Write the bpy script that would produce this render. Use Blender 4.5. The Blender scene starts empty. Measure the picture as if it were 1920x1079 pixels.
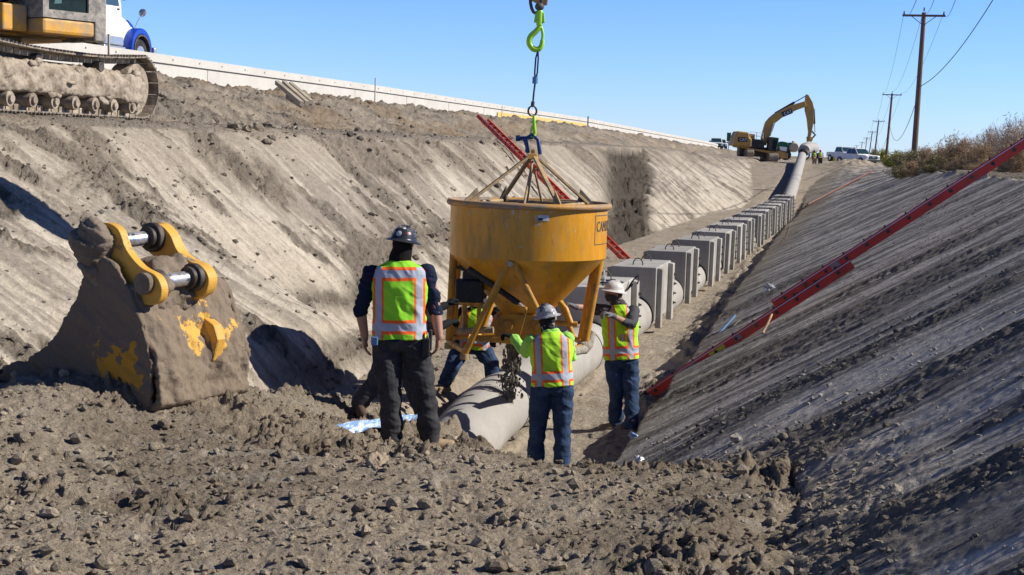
import bpy, bmesh, math, random
import numpy as np
from mathutils import Vector, Matrix
sc = bpy.context.scene
random.seed(7)
rng = np.random.RandomState(11)
R = math.radians

# ------------------------------------------------------------------ camera
YAW, PITCH, ROLL = R(13.88), R(-5.64), R(1.8)
CAMH = 3.3
fwv = np.array([-math.sin(YAW)*math.cos(PITCH), math.cos(YAW)*math.cos(PITCH), math.sin(PITCH)])
r0v = np.array([math.cos(YAW), math.sin(YAW), 0.0]); u0v = np.cross(r0v, fwv)
rv = r0v*math.cos(ROLL)+u0v*math.sin(ROLL); uv_ = np.cross(rv, fwv)
cam_d = bpy.data.cameras.new('camera'); cam = bpy.data.objects.new('camera', cam_d)
sc.collection.objects.link(cam)
cam.matrix_world = Matrix(((rv[0], uv_[0], -fwv[0], 0), (rv[1], uv_[1], -fwv[1], 0), (rv[2], uv_[2], -fwv[2], CAMH), (0, 0, 0, 1)))
cam_d.sensor_width = 36; cam_d.lens = 36*2667/1920.0
cam_d.clip_start = 0.1; cam_d.clip_end = 20000
sc.camera = cam
# ------------------------------------------------------------------ sky, sun, exposure
SUN_EL = R(35.5); SUN_AZ = YAW                       # azimuth measured from +X towards +Y
sdir = Vector((math.cos(SUN_EL)*math.cos(SUN_AZ), math.cos(SUN_EL)*math.sin(SUN_AZ), math.sin(SUN_EL)))
w = bpy.data.worlds.new('World'); sc.world = w; w.use_nodes = True
nt = w.node_tree; nt.nodes.clear()
sky = nt.nodes.new('ShaderNodeTexSky'); sky.sky_type = 'NISHITA'; sky.sun_disc = False
sky.sun_elevation = SUN_EL; sky.sun_rotation = R(90)-SUN_AZ
sky.altitude = 300; sky.air_density = 1.0; sky.dust_density = 0.0; sky.ozone_density = 3.0
bg = nt.nodes.new('ShaderNodeBackground'); bg.inputs['Strength'].default_value = 0.105
wo = nt.nodes.new('ShaderNodeOutputWorld')
tint = nt.nodes.new('ShaderNodeMix'); tint.data_type = 'RGBA'; tint.blend_type = 'MULTIPLY'; tint.inputs['Factor'].default_value = 1
tint.inputs['B'].default_value = (0.72, 0.95, 1.50, 1)
# deeper blue towards the zenith, as under very dry air
tcw = nt.nodes.new('ShaderNodeTexCoord'); sx = nt.nodes.new('ShaderNodeSeparateXYZ'); rmp = nt.nodes.new('ShaderNodeValToRGB')
nt.links.new(tcw.outputs['Generated'], sx.inputs[0]); nt.links.new(sx.outputs['Z'], rmp.inputs[0])
rmp.color_ramp.elements[0].position = 0.02; rmp.color_ramp.elements[0].color = (0.68, 0.90, 1.50, 1)
rmp.color_ramp.elements[1].position = 0.50; rmp.color_ramp.elements[1].color = (0.20, 0.26, 0.44, 1)
for p_, c_ in ((0.11, (0.60, 0.86, 1.55, 1)), (0.22, (0.40, 0.54, 0.92, 1))):
    e_ = rmp.color_ramp.elements.new(p_); e_.color = c_
nt.links.new(rmp.outputs[0], tint.inputs['B'])
nt.links.new(sky.outputs[0], tint.inputs['A']); nt.links.new(tint.outputs['Result'], bg.inputs[0]); nt.links.new(bg.outputs[0], wo.inputs[0])
sl = bpy.data.lights.new('sun', 'SUN'); sl.energy = 5.0; sl.angle = R(0.53); sl.color = (1.0, 0.945, 0.86)
so = bpy.data.objects.new('sun', sl); sc.collection.objects.link(so)
so.rotation_euler = sdir.to_track_quat('Z', 'Y').to_euler()
sc.view_settings.view_transform = 'Standard'; sc.view_settings.look = 'None'
sc.view_settings.exposure = 0.28; sc.view_settings.gamma = 1.0; sc.view_settings.use_curve_mapping = False

COL = sc.collection
# ------------------------------------------------------------------ helpers
def tag(o, label=None, cat=None, group=None, kind=None):
    if label: o['label'] = label
    if cat: o['category'] = cat
    if group: o['group'] = group
    if kind: o['kind'] = kind
    return o
def thing(name, loc, rz, label, cat, group=None):
    o = bpy.data.objects.new(name, None); COL.objects.link(o)
    o.location = loc; o.rotation_euler = (0, 0, rz); o.empty_display_size = 0.2
    return tag(o, label, cat, group)
def copy_tree(o, parent=None):
    c = o.copy(); COL.objects.link(c)
    if parent is not None: c.parent = parent
    for ch in [x for x in ALLO.get(o.name, [])]:
        copy_tree(ch, c)
    return c
ALLO = {}
def ray(px, py): return fwv + rv*(px-960)/2667.0 - uv_*(py-539.5)/2667.0
def dep(px, py, d):
    v = ray(px, py)*d; return Vector((v[0], v[1], v[2]+CAMH))

class MB:
    def __init__(s): s.v = []; s.f = []
    def add(s, vs, fs):
        n = len(s.v); s.v += [tuple(p) for p in vs]; s.f += [tuple(i+n for i in f) for f in fs]; return s
    def box(s, c, size, rot=None, taper=None):
        hx, hy, hz = size[0]/2, size[1]/2, size[2]/2
        vs = []
        for z in (-hz, hz):
            k = 1.0 if (taper is None or z < 0) else taper
            for x, y in ((-hx, -hy), (hx, -hy), (hx, hy), (-hx, hy)):
                p = Vector((x*k, y*k, z))
                if rot is not None: p = rot @ p
                vs.append(p+Vector(c))
        return s.add(vs, [(3, 2, 1, 0), (4, 5, 6, 7), (0, 1, 5, 4), (1, 2, 6, 5), (2, 3, 7, 6), (3, 0, 4, 7)])
    def beam(s, a, b, w_, h, up=(0, 0, 1)):
        a, b = Vector(a), Vector(b); d = (b-a); L = d.length; d.normalize()
        x = d.cross(Vector(up)); 
        if x.length < 1e-4: x = Vector((1, 0, 0))
        x.normalize(); z = x.cross(d)
        M = Matrix((x, d, z)).transposed()
        return s.box((a+b)/2, (w_, L, h), M)
    def tube(s, pts, r, seg=12, caps=True, sq=None, closed=False):
        pts = [Vector(p) for p in pts]; n = len(pts)
        rr = [r]*n if not hasattr(r, '__len__') else list(r)
        vs = []; fs = []
        prev = None
        for i, p in enumerate(pts):
            if closed: t = pts[(i+1) % n]-pts[i-1]
            else: t = (pts[min(i+1, n-1)]-pts[max(i-1, 0)])
            t.normalize()
            if prev is None:
                a = Vector((0, 0, 1)) if abs(t.z) < 0.9 else Vector((1, 0, 0))
                x = t.cross(a).normalized()
            else:
                x = (prev - t*prev.dot(t)).normalized()
            prev = x; y = t.cross(x)
            for k in range(seg):
                an = 2*math.pi*k/seg
                vs.append(p + x*math.cos(an)*rr[i] + y*math.sin(an)*rr[i])
        for i in range(n if closed else n-1):
            j = (i+1) % n
            for k in range(seg):
                fs.append((i*seg+k, i*seg+(k+1) % seg, j*seg+(k+1) % seg, j*seg+k))
        if caps and not closed:
            fs.append(tuple(range(seg-1, -1, -1))); fs.append(tuple(range((n-1)*seg, n*seg)))
        return s.add(vs, fs)
    def lathe(s, prof, c=(0, 0, 0), seg=48, M=None, close=False):
        vs = []; fs = []
        for (r, z) in prof:
            for k in range(seg):
                a = 2*math.pi*k/seg; p = Vector((r*math.cos(a), r*math.sin(a), z))
                if M is not None: p = M @ p
                vs.append(p+Vector(c))
        n = len(prof)
        for i in range(n if close else n-1):
            j = (i+1) % n
            for k in range(seg): fs.append((i*seg+k, i*seg+(k+1) % seg, j*seg+(k+1) % seg, j*seg+k))
        return s.add(vs, fs)
    def prism(s, outline, f0, f1):
        """outline: list of 2D pts, f0/f1 map 2D -> 3D for the two faces"""
        n = len(outline)
        vs = [f0(p) for p in outline]+[f1(p) for p in outline]
        fs = [tuple(range(n-1, -1, -1)), tuple(range(n, 2*n))]
        for i in range(n): fs.append((i, (i+1) % n, n+(i+1) % n, n+i))
        return s.add(vs, fs)
    def ball(s, c, r, seg=16, rings=10, M=None):
        if not hasattr(r, '__len__'): r = (r, r, r)
        vs = []; fs = []
        for i in range(rings+1):
            th = math.pi*i/rings
            for k in range(seg):
                a = 2*math.pi*k/seg
                p = Vector((r[0]*math.sin(th)*math.cos(a), r[1]*math.sin(th)*math.sin(a), r[2]*math.cos(th)))
                if M is not None: p = M @ p
                vs.append(p+Vector(c))
        for i in range(rings):
            for k in range(seg): fs.append((i*seg+k, (i+1)*seg+k, (i+1)*seg+(k+1) % seg, i*seg+(k+1) % seg))
        return s.add(vs, fs)
    def cyl(s, a, b, r, seg=20, r2=None):
        return s.tube([a, b], [r, r if r2 is None else r2], seg)
    def build(s, name, m, parent=None, smooth=False, off=None, bevel=0, auto=None):
        me = bpy.data.meshes.new(name)
        vs = s.v if off is None else [(p[0]-off[0], p[1]-off[1], p[2]-off[2]) for p in s.v]
        me.from_pydata(vs, [], s.f); me.validate()
        bm = bmesh.new(); bm.from_mesh(me)
        bmesh.ops.remove_doubles(bm, verts=bm.verts, dist=1e-5)
        bmesh.ops.recalc_face_normals(bm, faces=bm.faces)
        bm.to_mesh(me); bm.free()
        if m: me.materials.append(m)
        if smooth:
            me.polygons.foreach_set('use_smooth', [True]*len(me.polygons))
            try: me.set_sharp_from_angle(angle=R(auto or 38))
            except Exception: pass
        o = bpy.data.objects.new(name, me); COL.objects.link(o)
        if parent is not None:
            o.parent = parent; ALLO.setdefault(parent.name, []).append(o)
        if bevel:
            b = o.modifiers.new('bevel', 'BEVEL'); b.width = bevel; b.segments = 2; b.limit_method = 'ANGLE'; b.angle_limit = R(40)
        return o

def remesh(o, vox, smooth=2):
    m = o.modifiers.new('r', 'REMESH'); m.mode = 'VOXEL'; m.voxel_size = vox; m.use_smooth_shade = True
    if smooth: s = o.modifiers.new('s', 'SMOOTH'); s.iterations = smooth; s.factor = 0.5
    par = o.parent; 
    dg = bpy.context.evaluated_depsgraph_get(); me = bpy.data.meshes.new_from_object(o.evaluated_get(dg))
    old = o.data; o.modifiers.clear(); o.data = me; me.name = old.name; bpy.data.meshes.remove(old)
    me.polygons.foreach_set('use_smooth', [True]*len(me.polygons)); return o

# ------------------------------------------------------------------ materials
def newmat(name):
    m = bpy.data.materials.new(name); m.use_nodes = True
    nt = m.node_tree; b = nt.nodes['Principled BSDF']
    return m, nt, b
def N(nt, t, **kw):
    n = nt.nodes.new(t)
    for k, v in kw.items():
        if k in n.inputs: n.inputs[k].default_value = v
        else: setattr(n, k, v)
    return n
def paint(name, col, rough=0.5, metal=0.0, dirt=None, dirt_amt=0.4, dscale=3.0, var=0.12, bump=0.15, bscale=40.0, spec=0.4, dirt_hard=0.12, vscale=6.0, stretch=(1, 1, 1)):
    """paint / cloth / concrete: base colour with slow variation, optional dirt patches with soft edge, fine bump"""
    m, nt, b = newmat(name); L = nt.links
    tc = N(nt, 'ShaderNodeTexCoord')
    mp = N(nt, 'ShaderNodeMapping'); mp.inputs['Scale'].default_value = stretch
    L.new(tc.outputs['Object'], mp.inputs[0])
    n1 = N(nt, 'ShaderNodeTexNoise', Scale=vscale, Detail=6.0, Roughness=0.65); L.new(mp.outputs[0], n1.inputs['Vector'])
    mr = N(nt, 'ShaderNodeMapRange'); mr.inputs['From Min'].default_value = 0.3; mr.inputs['From Max'].default_value = 0.7
    mr.inputs['To Min'].default_value = 1-var; mr.inputs['To Max'].default_value = 1+var
    L.new(n1.outputs[0], mr.inputs[0])
    mx = N(nt, 'ShaderNodeMix', data_type='RGBA', blend_type='MULTIPLY'); mx.inputs['Factor'].default_value = 1
    mx.inputs['A'].default_value = (*col, 1); L.new(mr.outputs[0], mx.inputs['B'])
    out = mx.outputs['Result']
    if dirt:
        n2 = N(nt, 'ShaderNodeTexNoise', Scale=dscale, Detail=8.0, Roughness=0.7); L.new(mp.outputs[0], n2.inputs['Vector'])
        m2 = N(nt, 'ShaderNodeMapRange'); c = 0.5+(0.5-dirt_amt)*0.5
        m2.inputs['From Min'].default_value = c-dirt_hard; m2.inputs['From Max'].default_value = c+dirt_hard
        L.new(n2.outputs[0], m2.inputs[0])
        md = N(nt, 'ShaderNodeMix', data_type='RGBA'); L.new(m2.outputs[0], md.inputs['Factor'])
        L.new(out, md.inputs['A']); md.inputs['B'].default_value = (*dirt, 1); out = md.outputs['Result']
        mrr = N(nt, 'ShaderNodeMapRange'); mrr.inputs['To Min'].default_value = rough; mrr.inputs['To Max'].default_value = 0.95
        L.new(m2.outputs[0], mrr.inputs[0]); L.new(mrr.outputs[0], b.inputs['Roughness'])
        mm = N(nt, 'ShaderNodeMath', operation='MULTIPLY_ADD'); mm.inputs[1].default_value = -metal; mm.inputs[2].default_value = metal
        L.new(m2.outputs[0], mm.inputs[0]); L.new(mm.outputs[0], b.inputs['Metallic'])
    else:
        b.inputs['Roughness'].default_value = rough; b.inputs['Metallic'].default_value = metal
    L.new(out, b.inputs['Base Color'])
    b.inputs['Specular IOR Level'].default_value = spec
    if bump:
        n3 = N(nt, 'ShaderNodeTexNoise', Scale=bscale, Detail=5.0, Roughness=0.6); L.new(mp.outputs[0], n3.inputs['Vector'])
        bp = N(nt, 'ShaderNodeBump', Strength=bump, Distance=0.02); L.new(n3.outputs[0], bp.inputs['Height'])
        L.new(bp.outputs[0], b.inputs['Normal'])
    return m
MUD = (0.17, 0.135, 0.10); DUST = (0.33, 0.28, 0.22)
M = {}
M['cat'] = paint('excavator_yellow', (0.68, 0.34, 0.035), 0.45, dirt=DUST, dirt_amt=0.38, dscale=2.5, bump=0.05)
M['catfar'] = paint('far_yellow', (0.50, 0.28, 0.06), 0.5, dirt=(0.30, 0.22, 0.12), dirt_amt=0.4, dscale=1.2, bump=0)
M['bucket_yel'] = paint('bucket_muddy_yellow', (0.62, 0.31, 0.04), 0.45, dirt=(0.175, 0.135, 0.098), dirt_amt=0.78, dscale=1.5, bump=0.9, bscale=16, dirt_hard=0.02)
M['shellmud'] = paint('bucket_muddy_shell', (0.66, 0.34, 0.05), 0.5, dirt=(0.20, 0.155, 0.112), dirt_amt=0.84, dscale=2.4, bump=1.0, bscale=14, dirt_hard=0.03)
M['ear_yel'] = paint('ear_yellow', (0.66, 0.36, 0.06), 0.5, dirt=MUD, dirt_amt=0.32, dscale=3.0, bump=0.2, dirt_hard=0.04)
M['mudcake'] = paint('caked_mud', (0.16, 0.125, 0.09), 0.95, dirt=(0.23, 0.18, 0.135), dirt_amt=0.5, dscale=6, bump=1.0, bscale=14)
M['steel'] = paint('pin_steel', (0.62, 0.63, 0.65), 0.22, metal=1.0, dirt=MUD, dirt_amt=0.42, dscale=7, bump=0.05)
M['dsteel'] = paint('dark_steel', (0.06, 0.055, 0.05), 0.5, metal=0.5, dirt=(0.16, 0.13, 0.10), dirt_amt=0.4, bump=0.1)
M['black'] = paint('black_rubber', (0.018, 0.018, 0.02), 0.55, dirt=(0.10, 0.085, 0.07), dirt_amt=0.25, bump=0.1)
M['tracksteel'] = paint('track_steel', (0.13, 0.11, 0.09), 0.6, metal=0.3, dirt=(0.36, 0.30, 0.23), dirt_amt=0.5, dscale=8, bump=0.4)
M['trackframe'] = paint('track_frame_mud', (0.14, 0.105, 0.07), 0.9, dirt=(0.40, 0.335, 0.26), dirt_amt=0.56, dscale=4.5, bump=1.0, bscale=14)
M['hopper'] = paint('hopper_orange', (0.60, 0.275, 0.022), 0.33, dirt=(0.50, 0.33, 0.13), dirt_amt=0.26, dscale=4.5, var=0.14, bump=0.04, spec=0.5, stretch=(1.4, 1.4, 0.5))
def hopper_paint():
    m = paint('hopper_worn_paint', (0.64, 0.29, 0.018), 0.33, dirt=(0.40, 0.25, 0.09), dirt_amt=0.25, dscale=4.5, var=0.16, bump=0.06, bscale=18, spec=0.5, stretch=(1.6, 1.6, 0.5))
    nt = m.node_tree; L = nt.links; b = nt.nodes['Principled BSDF']; src = b.inputs['Base Color'].links[0].from_socket
    tc = N(nt, 'ShaderNodeTexCoord'); out = src
    # dried concrete spatter, thicker just under the rim, and chipped scratches
    for (sc_, st, lo, hi_, col, zz) in ((26, (1, 1, 0.35), 0.655, 0.68, (0.46, 0.44, 0.40), 1), (11, (1, 1, 1.6), 0.67, 0.69, (0.47, 0.42, 0.36), 0), (5, (2.5, 2.5, .4), 0.60, 0.70, (0.30, 0.15, 0.03), 0)):
        mp = N(nt, 'ShaderNodeMapping'); mp.inputs['Scale'].default_value = st; L.new(tc.outputs['Object'], mp.inputs[0])
        n = N(nt, 'ShaderNodeTexNoise', Scale=float(sc_), Detail=6.0, Roughness=0.7); L.new(mp.outputs[0], n.inputs['Vector'])
        v = n.outputs[0]
        if zz:
            s3 = N(nt, 'ShaderNodeSeparateXYZ'); L.new(tc.outputs['Object'], s3.inputs[0])
            mr = N(nt, 'ShaderNodeMapRange'); mr.inputs['From Min'].default_value = 1.15; mr.inputs['From Max'].default_value = 1.60; mr.inputs['To Min'].default_value = -0.02; mr.inputs['To Max'].default_value = 0.08
            L.new(s3.outputs['Z'], mr.inputs[0]); ad = N(nt, 'ShaderNodeMath', operation='ADD'); L.new(v, ad.inputs[0]); L.new(mr.outputs[0], ad.inputs[1]); v = ad.outputs[0]
        r2 = N(nt, 'ShaderNodeMapRange'); r2.inputs['From Min'].default_value = lo; r2.inputs['From Max'].default_value = hi_; L.new(v, r2.inputs[0])
        mx = N(nt, 'ShaderNodeMix', data_type='RGBA'); L.new(r2.outputs[0], mx.inputs['Factor']); L.new(out, mx.inputs['A']); mx.inputs['B'].default_value = (*col, 1); out = mx.outputs['Result']
    L.new(out, b.inputs['Base Color']); return m
M['hopper'] = hopper_paint()
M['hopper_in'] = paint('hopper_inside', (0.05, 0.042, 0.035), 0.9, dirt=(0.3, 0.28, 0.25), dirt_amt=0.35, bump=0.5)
M['rim'] = paint('hopper_rim', (0.55, 0.27, 0.05), 0.5, dirt=(0.22, 0.20, 0.18), dirt_amt=0.52, dscale=3, bump=0.3)
M['leg'] = paint('hopper_leg', (0.58, 0.28, 0.03), 0.45, dirt=(0.16, 0.11, 0.07), dirt_amt=0.3, dscale=5, bump=0.1)
M['bail'] = paint('bail_tan', (0.50, 0.33, 0.14), 0.6, dirt=(0.22, 0.18, 0.14), dirt_amt=0.45, dscale=9, bump=0.2)
M['spatter'] = paint('concrete_spatter', (0.42, 0.39, 0.33), 0.95, dirt=(0.16, 0.13, 0.09), dirt_amt=0.4, dscale=12, bump=1.0, bscale=30)
M['conc'] = paint('pipe_concrete', (0.40, 0.385, 0.36), 0.85, dirt=(0.29, 0.265, 0.235), dirt_amt=0.38, dscale=1.6, var=0.10, bump=0.12, bscale=60, dirt_hard=0.2)
M['block'] = paint('block_concrete', (0.43, 0.415, 0.385), 0.88, dirt=(0.30, 0.28, 0.25), dirt_amt=0.4, dscale=2.2, var=0.14, bump=0.25, bscale=45, dirt_hard=0.22)
M['barrier'] = paint('barrier_concrete', (0.60, 0.575, 0.52), 0.9, dirt=(0.47, 0.44, 0.39), dirt_amt=0.4, dscale=0.8, var=0.06, bump=0.15, bscale=20, dirt_hard=0.25)
M['joint'] = paint('joint_dark', (0.10, 0.095, 0.09), 0.9, bump=0)
M['red'] = paint('ladder_red', (0.60, 0.04, 0.02), 0.42, dirt=(0.30, 0.06, 0.04), dirt_amt=0.35, dscale=5, bump=0.05)
M['alu'] = paint('aluminium', (0.62, 0.62, 0.62), 0.35, metal=0.8, bump=0.05)
M['lime'] = paint('lime_hook', (0.38, 0.72, 0.04), 0.35, var=0.08, bump=0.05)
M['blue'] = paint('blue_steel', (0.01, 0.035, 0.15), 0.4, bump=0.05)
M['white'] = paint('white_paint', (0.78, 0.78, 0.78), 0.3, dirt=(0.5, 0.47, 0.43), dirt_amt=0.22, bump=0, dscale=1.5)
M['tblue'] = paint('truck_blue', (0.012, 0.06, 0.42), 0.25, bump=0)
M['glass'] = paint('dark_glass', (0.02, 0.05, 0.06), 0.06, spec=0.9, bump=0, var=0.02)
M['wood'] = paint('pole_wood', (0.20, 0.125, 0.08), 0.85, dirt=(0.13, 0.09, 0.065), dirt_amt=0.5, dscale=1.5, bump=0.3, stretch=(6, 6, 0.6))
M['plank'] = paint('plank_wood', (0.46, 0.40, 0.31), 0.85, dirt=(0.3, 0.25, 0.19), dirt_amt=0.4, bump=0.3)
M['wire'] = paint('cable_black', (0.03, 0.03, 0.035), 0.5, bump=0)
M['green'] = paint('sign_green', (0.01, 0.10, 0.05), 0.5, bump=0)
M['grass'] = paint('dry_brush', (0.30, 0.20, 0.12), 0.9, var=0.35, bump=0, vscale=2.0)

def per_object(m, lo=0.8, hi=1.15):
    nt = m.node_tree; b = nt.nodes['Principled BSDF']; src = b.inputs['Base Color'].links[0].from_socket
    oi = N(nt, 'ShaderNodeObjectInfo'); mr = N(nt, 'ShaderNodeMapRange'); mr.inputs['To Min'].default_value = lo; mr.inputs['To Max'].default_value = hi; nt.links.new(oi.outputs['Random'], mr.inputs[0])
    mx = N(nt, 'ShaderNodeMix', data_type='RGBA', blend_type='MULTIPLY'); mx.inputs['Factor'].default_value = 1; nt.links.new(src, mx.inputs['A']); nt.links.new(mr.outputs[0], mx.inputs['B']); nt.links.new(mx.outputs['Result'], b.inputs['Base Color'])
per_object(M['block'])
# ------------------------------------------------------------------ numeric noise
def hsh(i, j, s):
    i = i.astype(np.uint64); j = j.astype(np.uint64)
    h = (i*np.uint64(374761393) + j*np.uint64(668265263) + np.uint64(s*974711+12345)) & np.uint64(0xFFFFFFFF)
    h = ((h ^ (h >> np.uint64(13)))*np.uint64(1274126177)) & np.uint64(0xFFFFFFFF)
    h = ((h ^ (h >> np.uint64(15)))*np.uint64(2246822519)) & np.uint64(0xFFFFFFFF)
    return ((h ^ (h >> np.uint64(16))) & np.uint64(0xFFFFFF)).astype(np.float64)/16777216.0
def vnoise(x, y, s=0):
    xi = np.floor(x); yi = np.floor(y); fx = x-xi; fy = y-yi
    fx = fx*fx*(3-2*fx); fy = fy*fy*(3-2*fy)
    xi = (xi+100000).astype(np.int64); yi = (yi+100000).astype(np.int64)
    a = hsh(xi, yi, s); b = hsh(xi+1, yi, s); c = hsh(xi, yi+1, s); d = hsh(xi+1, yi+1, s)
    return (a*(1-fx)+b*fx)*(1-fy)+(c*(1-fx)+d*fx)*fy
def pnoise(x, y, s=0):
    xi = np.floor(x); yi = np.floor(y); fx = x-xi; fy = y-yi
    ux = fx*fx*fx*(fx*(fx*6-15)+10); uy = fy*fy*fy*(fy*(fy*6-15)+10)
    xi = (xi+100000).astype(np.int64); yi = (yi+100000).astype(np.int64)
    def g(i, j, dx, dy):
        a = hsh(i, j, s)*6.2831853; return np.cos(a)*dx+np.sin(a)*dy
    a = g(xi, yi, fx, fy); b = g(xi+1, yi, fx-1, fy); c = g(xi, yi+1, fx, fy-1); d = g(xi+1, yi+1, fx-1, fy-1)
    return ((a*(1-ux)+b*ux)*(1-uy)+(c*(1-ux)+d*ux)*uy)*1.4
def pf(x, y, o=3, s=0, g=0.5):
    t = 0; a = 1; n = 0
    for k in range(o):
        t = t+a*pnoise(x, y, s+k*13); n += a; a *= g
        x, y = x*1.62-y*1.21+5.2, x*1.21+y*1.62+1.3
    return t/n*1.3
def fbm(x, y, o=4, s=0, g=0.5):
    t = 0; a = 1; n = 0
    for k in range(o):
        t = t+a*vnoise(x, y, s+k*17); n += a; a *= g; x = x*2.03+3.1; y = y*2.03+1.7
    return t/n*2-1
def lumps(x, y, s=0, dens=0.7, exps=0.5):
    """rounded clods on a jittered grid, height 0..~1"""
    xi = np.floor(x); yi = np.floor(y); out = np.zeros_like(x)
    for di in (-1, 0, 1):
        for dj in (-1, 0, 1):
            ci = (xi+di+100000).astype(np.int64); cj = (yi+dj+100000).astype(np.int64)
            cx = xi+di+0.15+0.7*hsh(ci, cj, s); cy = yi+dj+0.15+0.7*hsh(ci, cj, s+1)
            on = hsh(ci, cj, s+2) < dens
            rr = (0.25+0.6*hsh(ci, cj, s+3)**2)*0.85
            an = hsh(ci, cj, s+4)*6.28; el = 0.65+0.35*hsh(ci, cj, s+5)
            dx = x-cx; dy = y-cy
            u = dx*np.cos(an)+dy*np.sin(an); v = (-dx*np.sin(an)+dy*np.cos(an))/el
            q = 1-(u*u+v*v)/(rr*rr)
            h = np.where(on & (q > 0), np.power(np.clip(q, 0, 1), exps)*rr, 0)
            out = np.maximum(out, h)
    return out
def ss(a, b, t):
    t = np.clip((t-a)/(b-a), 0, 1); return t*t*(3-2*t)

def lumpy(o, amp, sc_, seed=0, vox=None):
    """give a built mesh an uneven surface by moving vertices along their normals"""
    me = o.data; n = len(me.vertices); co = np.empty(n*3); me.vertices.foreach_get('co', co); co = co.reshape(-1, 3)
    nr = np.array([v.normal[:] for v in me.vertices])
    h = fbm(co[:, 0]*sc_+co[:, 2]*1.7*sc_, co[:, 1]*sc_-co[:, 2]*1.1*sc_+31, 4, seed, .6)
    co = co+nr*(h*amp)[:, None]; me.vertices.foreach_set('co', co.ravel()); me.update()

# ------------------------------------------------------------------ terrain
def zrimR(Y): return np.maximum(3.18-0.0055*np.maximum(Y, 0), 2.25)
def wall_top(Y): return np.interp(Y, [0, 62, 112, 196, 300, 600], [5.86, 5.9, 5.77, 4.95, 4.3, 3.6])
def base_parts(X, Y):
    # floor with the ramp of loose soil at the near end
    fl = 0.05+0.45*(1-ss(18, 24, Y))*(1-ss(-4.55, -4.2, X)) + 0.10*(1-ss(-6.2, -5.2, X))
    fl = fl + 2.5*np.clip((Y-74)/46, 0, 1)
    left = np.interp(Y, [4, 8.2, 9.2, 10.6, 11.6, 13.5, 15.5, 18, 24], [1.40, 1.34, 1.13, 0.86, 0.80, 0.60, 0.50, 0.42, 0.0])
    right = np.interp(Y, [4, 8.6, 9.3, 10.5, 12.2, 14], [1.40, 1.38, 1.16, 0.7, 0.14, 0.0])
    lft2 = np.interp(Y, [4, 8, 9.5, 10.8, 12.2, 14, 16], [1.46, 1.56, 1.48, 1.30, 0.95, 0.6, 0.4])
    t = ss(-3.0-0.75*ss(11.2, 12.6, Y), -2.3-1.15*ss(11.2, 12.6, Y), X); t2 = ss(-5.3, -4.3, X)
    ramp = left*(1-t)+right*t; ramp = ramp*t2+lft2*(1-t2)
    trough = np.exp(-((X+3.96)/0.55)**4)*ss(12.9, 14.2, Y)*(1-ss(19, 22, Y))     # the hollow the pipe lies in
    ramp = ramp*(1-trough)+0.05*trough
    ramp = ramp+0.42*np.exp(-((X+4.55)/0.95)**2-((Y-9.35)/0.80)**2)
    fl = np.maximum(fl*(1-trough)+0.05*trough, ramp)
    # right slope with the small cut step at its toe
    lipX = -2.15-1.15*np.clip((Y-15)/45, 0, 1)-1.0*np.clip((Y-70)/50, 0, 1)
    lipX = lipX+0.55*(1-ss(7.6, 11.5, Y))
    lipX = lipX+0.10*fbm(Y*0.8, Y*0+3.3, 3, 5)
    lipz = 0.50-0.15*ss(25, 60, Y)+2.0*np.clip((Y-76)/46, 0, 1)
    zr = zrimR(Y); rX = 2.4+0.0*Y-1.2*np.clip((Y-70)/80, 0, 1)
    s = (zr-lipz)/(rX-lipX)
    rs = np.where(X > lipX, np.minimum(lipz+(X-lipX)*s, zr+0.03*(X-rX)), lipz-(lipX-X)*5.0)
    rs = np.where(X > rX, zr+0.0*(X-rX), rs)
    # left bank, bench and berm
    Xt = -5.0-1.9*ss(14.6, 19.5, Y)+1.7*ss(66, 90, Y)
    k = 3.52/(Xt+11.15)+0.0*Y
    zl = 3.52-0.55*ss(80, 125, Y)-0.5*ss(150, 400, Y)
    lb = (Xt-X)*k
    lbn = np.minimum(1.05*(-5.15-X), 1.15+0.484*(-6.25-X))      # steep cut foot of the bank at the near end
    lbn = np.where(X > -5.15, (-5.15-X), lbn); tn = 1-ss(15.6, 19.0, Y)
    raw = lb*(1-tn)+lbn*tn+0.10*fbm(Y*0.35, X*0.35, 3, 401)*ss(0.5, 2.5, lb)
    kk = 0.42; hh = np.clip(0.5+0.5*(zl-raw)/kk, 0, 1); lb = zl*(1-hh)+raw*hh-kk*hh*(1-hh)
    wt = wall_top(Y)
    bcrest = wt-0.95
    berm = zl+(bcrest-zl)*ss(-15.2, -20.3, X) 
    berm = berm+0.0*X
    lb = np.where(X < -14.5, np.maximum(berm, zl), lb)
    lb = np.where(X < -22.0, np.minimum(lb, wt-0.9), lb)
    return fl, rs, lb, zl, zr, lipX, rX, raw
def terrain(X, Y, detail=True):
    fl, rs, lb, zl, zr, lipX, rX, Xt = base_parts(X, Y)
    z = np.maximum(np.maximum(fl, rs), lb)
    isR = (rs >= np.maximum(fl, lb)); isL = (lb >= np.maximum(fl, rs)) & ~isR; isF = ~isR & ~isL
    onbench = isL & (Xt > zl-0.02); onRflat = isR & (X > rX)
    return z, isR, isL, isF, onbench, onRflat, zl, zr
def gz(x, y):
    return float(terrain(np.array([float(x)]), np.array([float(y)]))[0][0])
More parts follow.
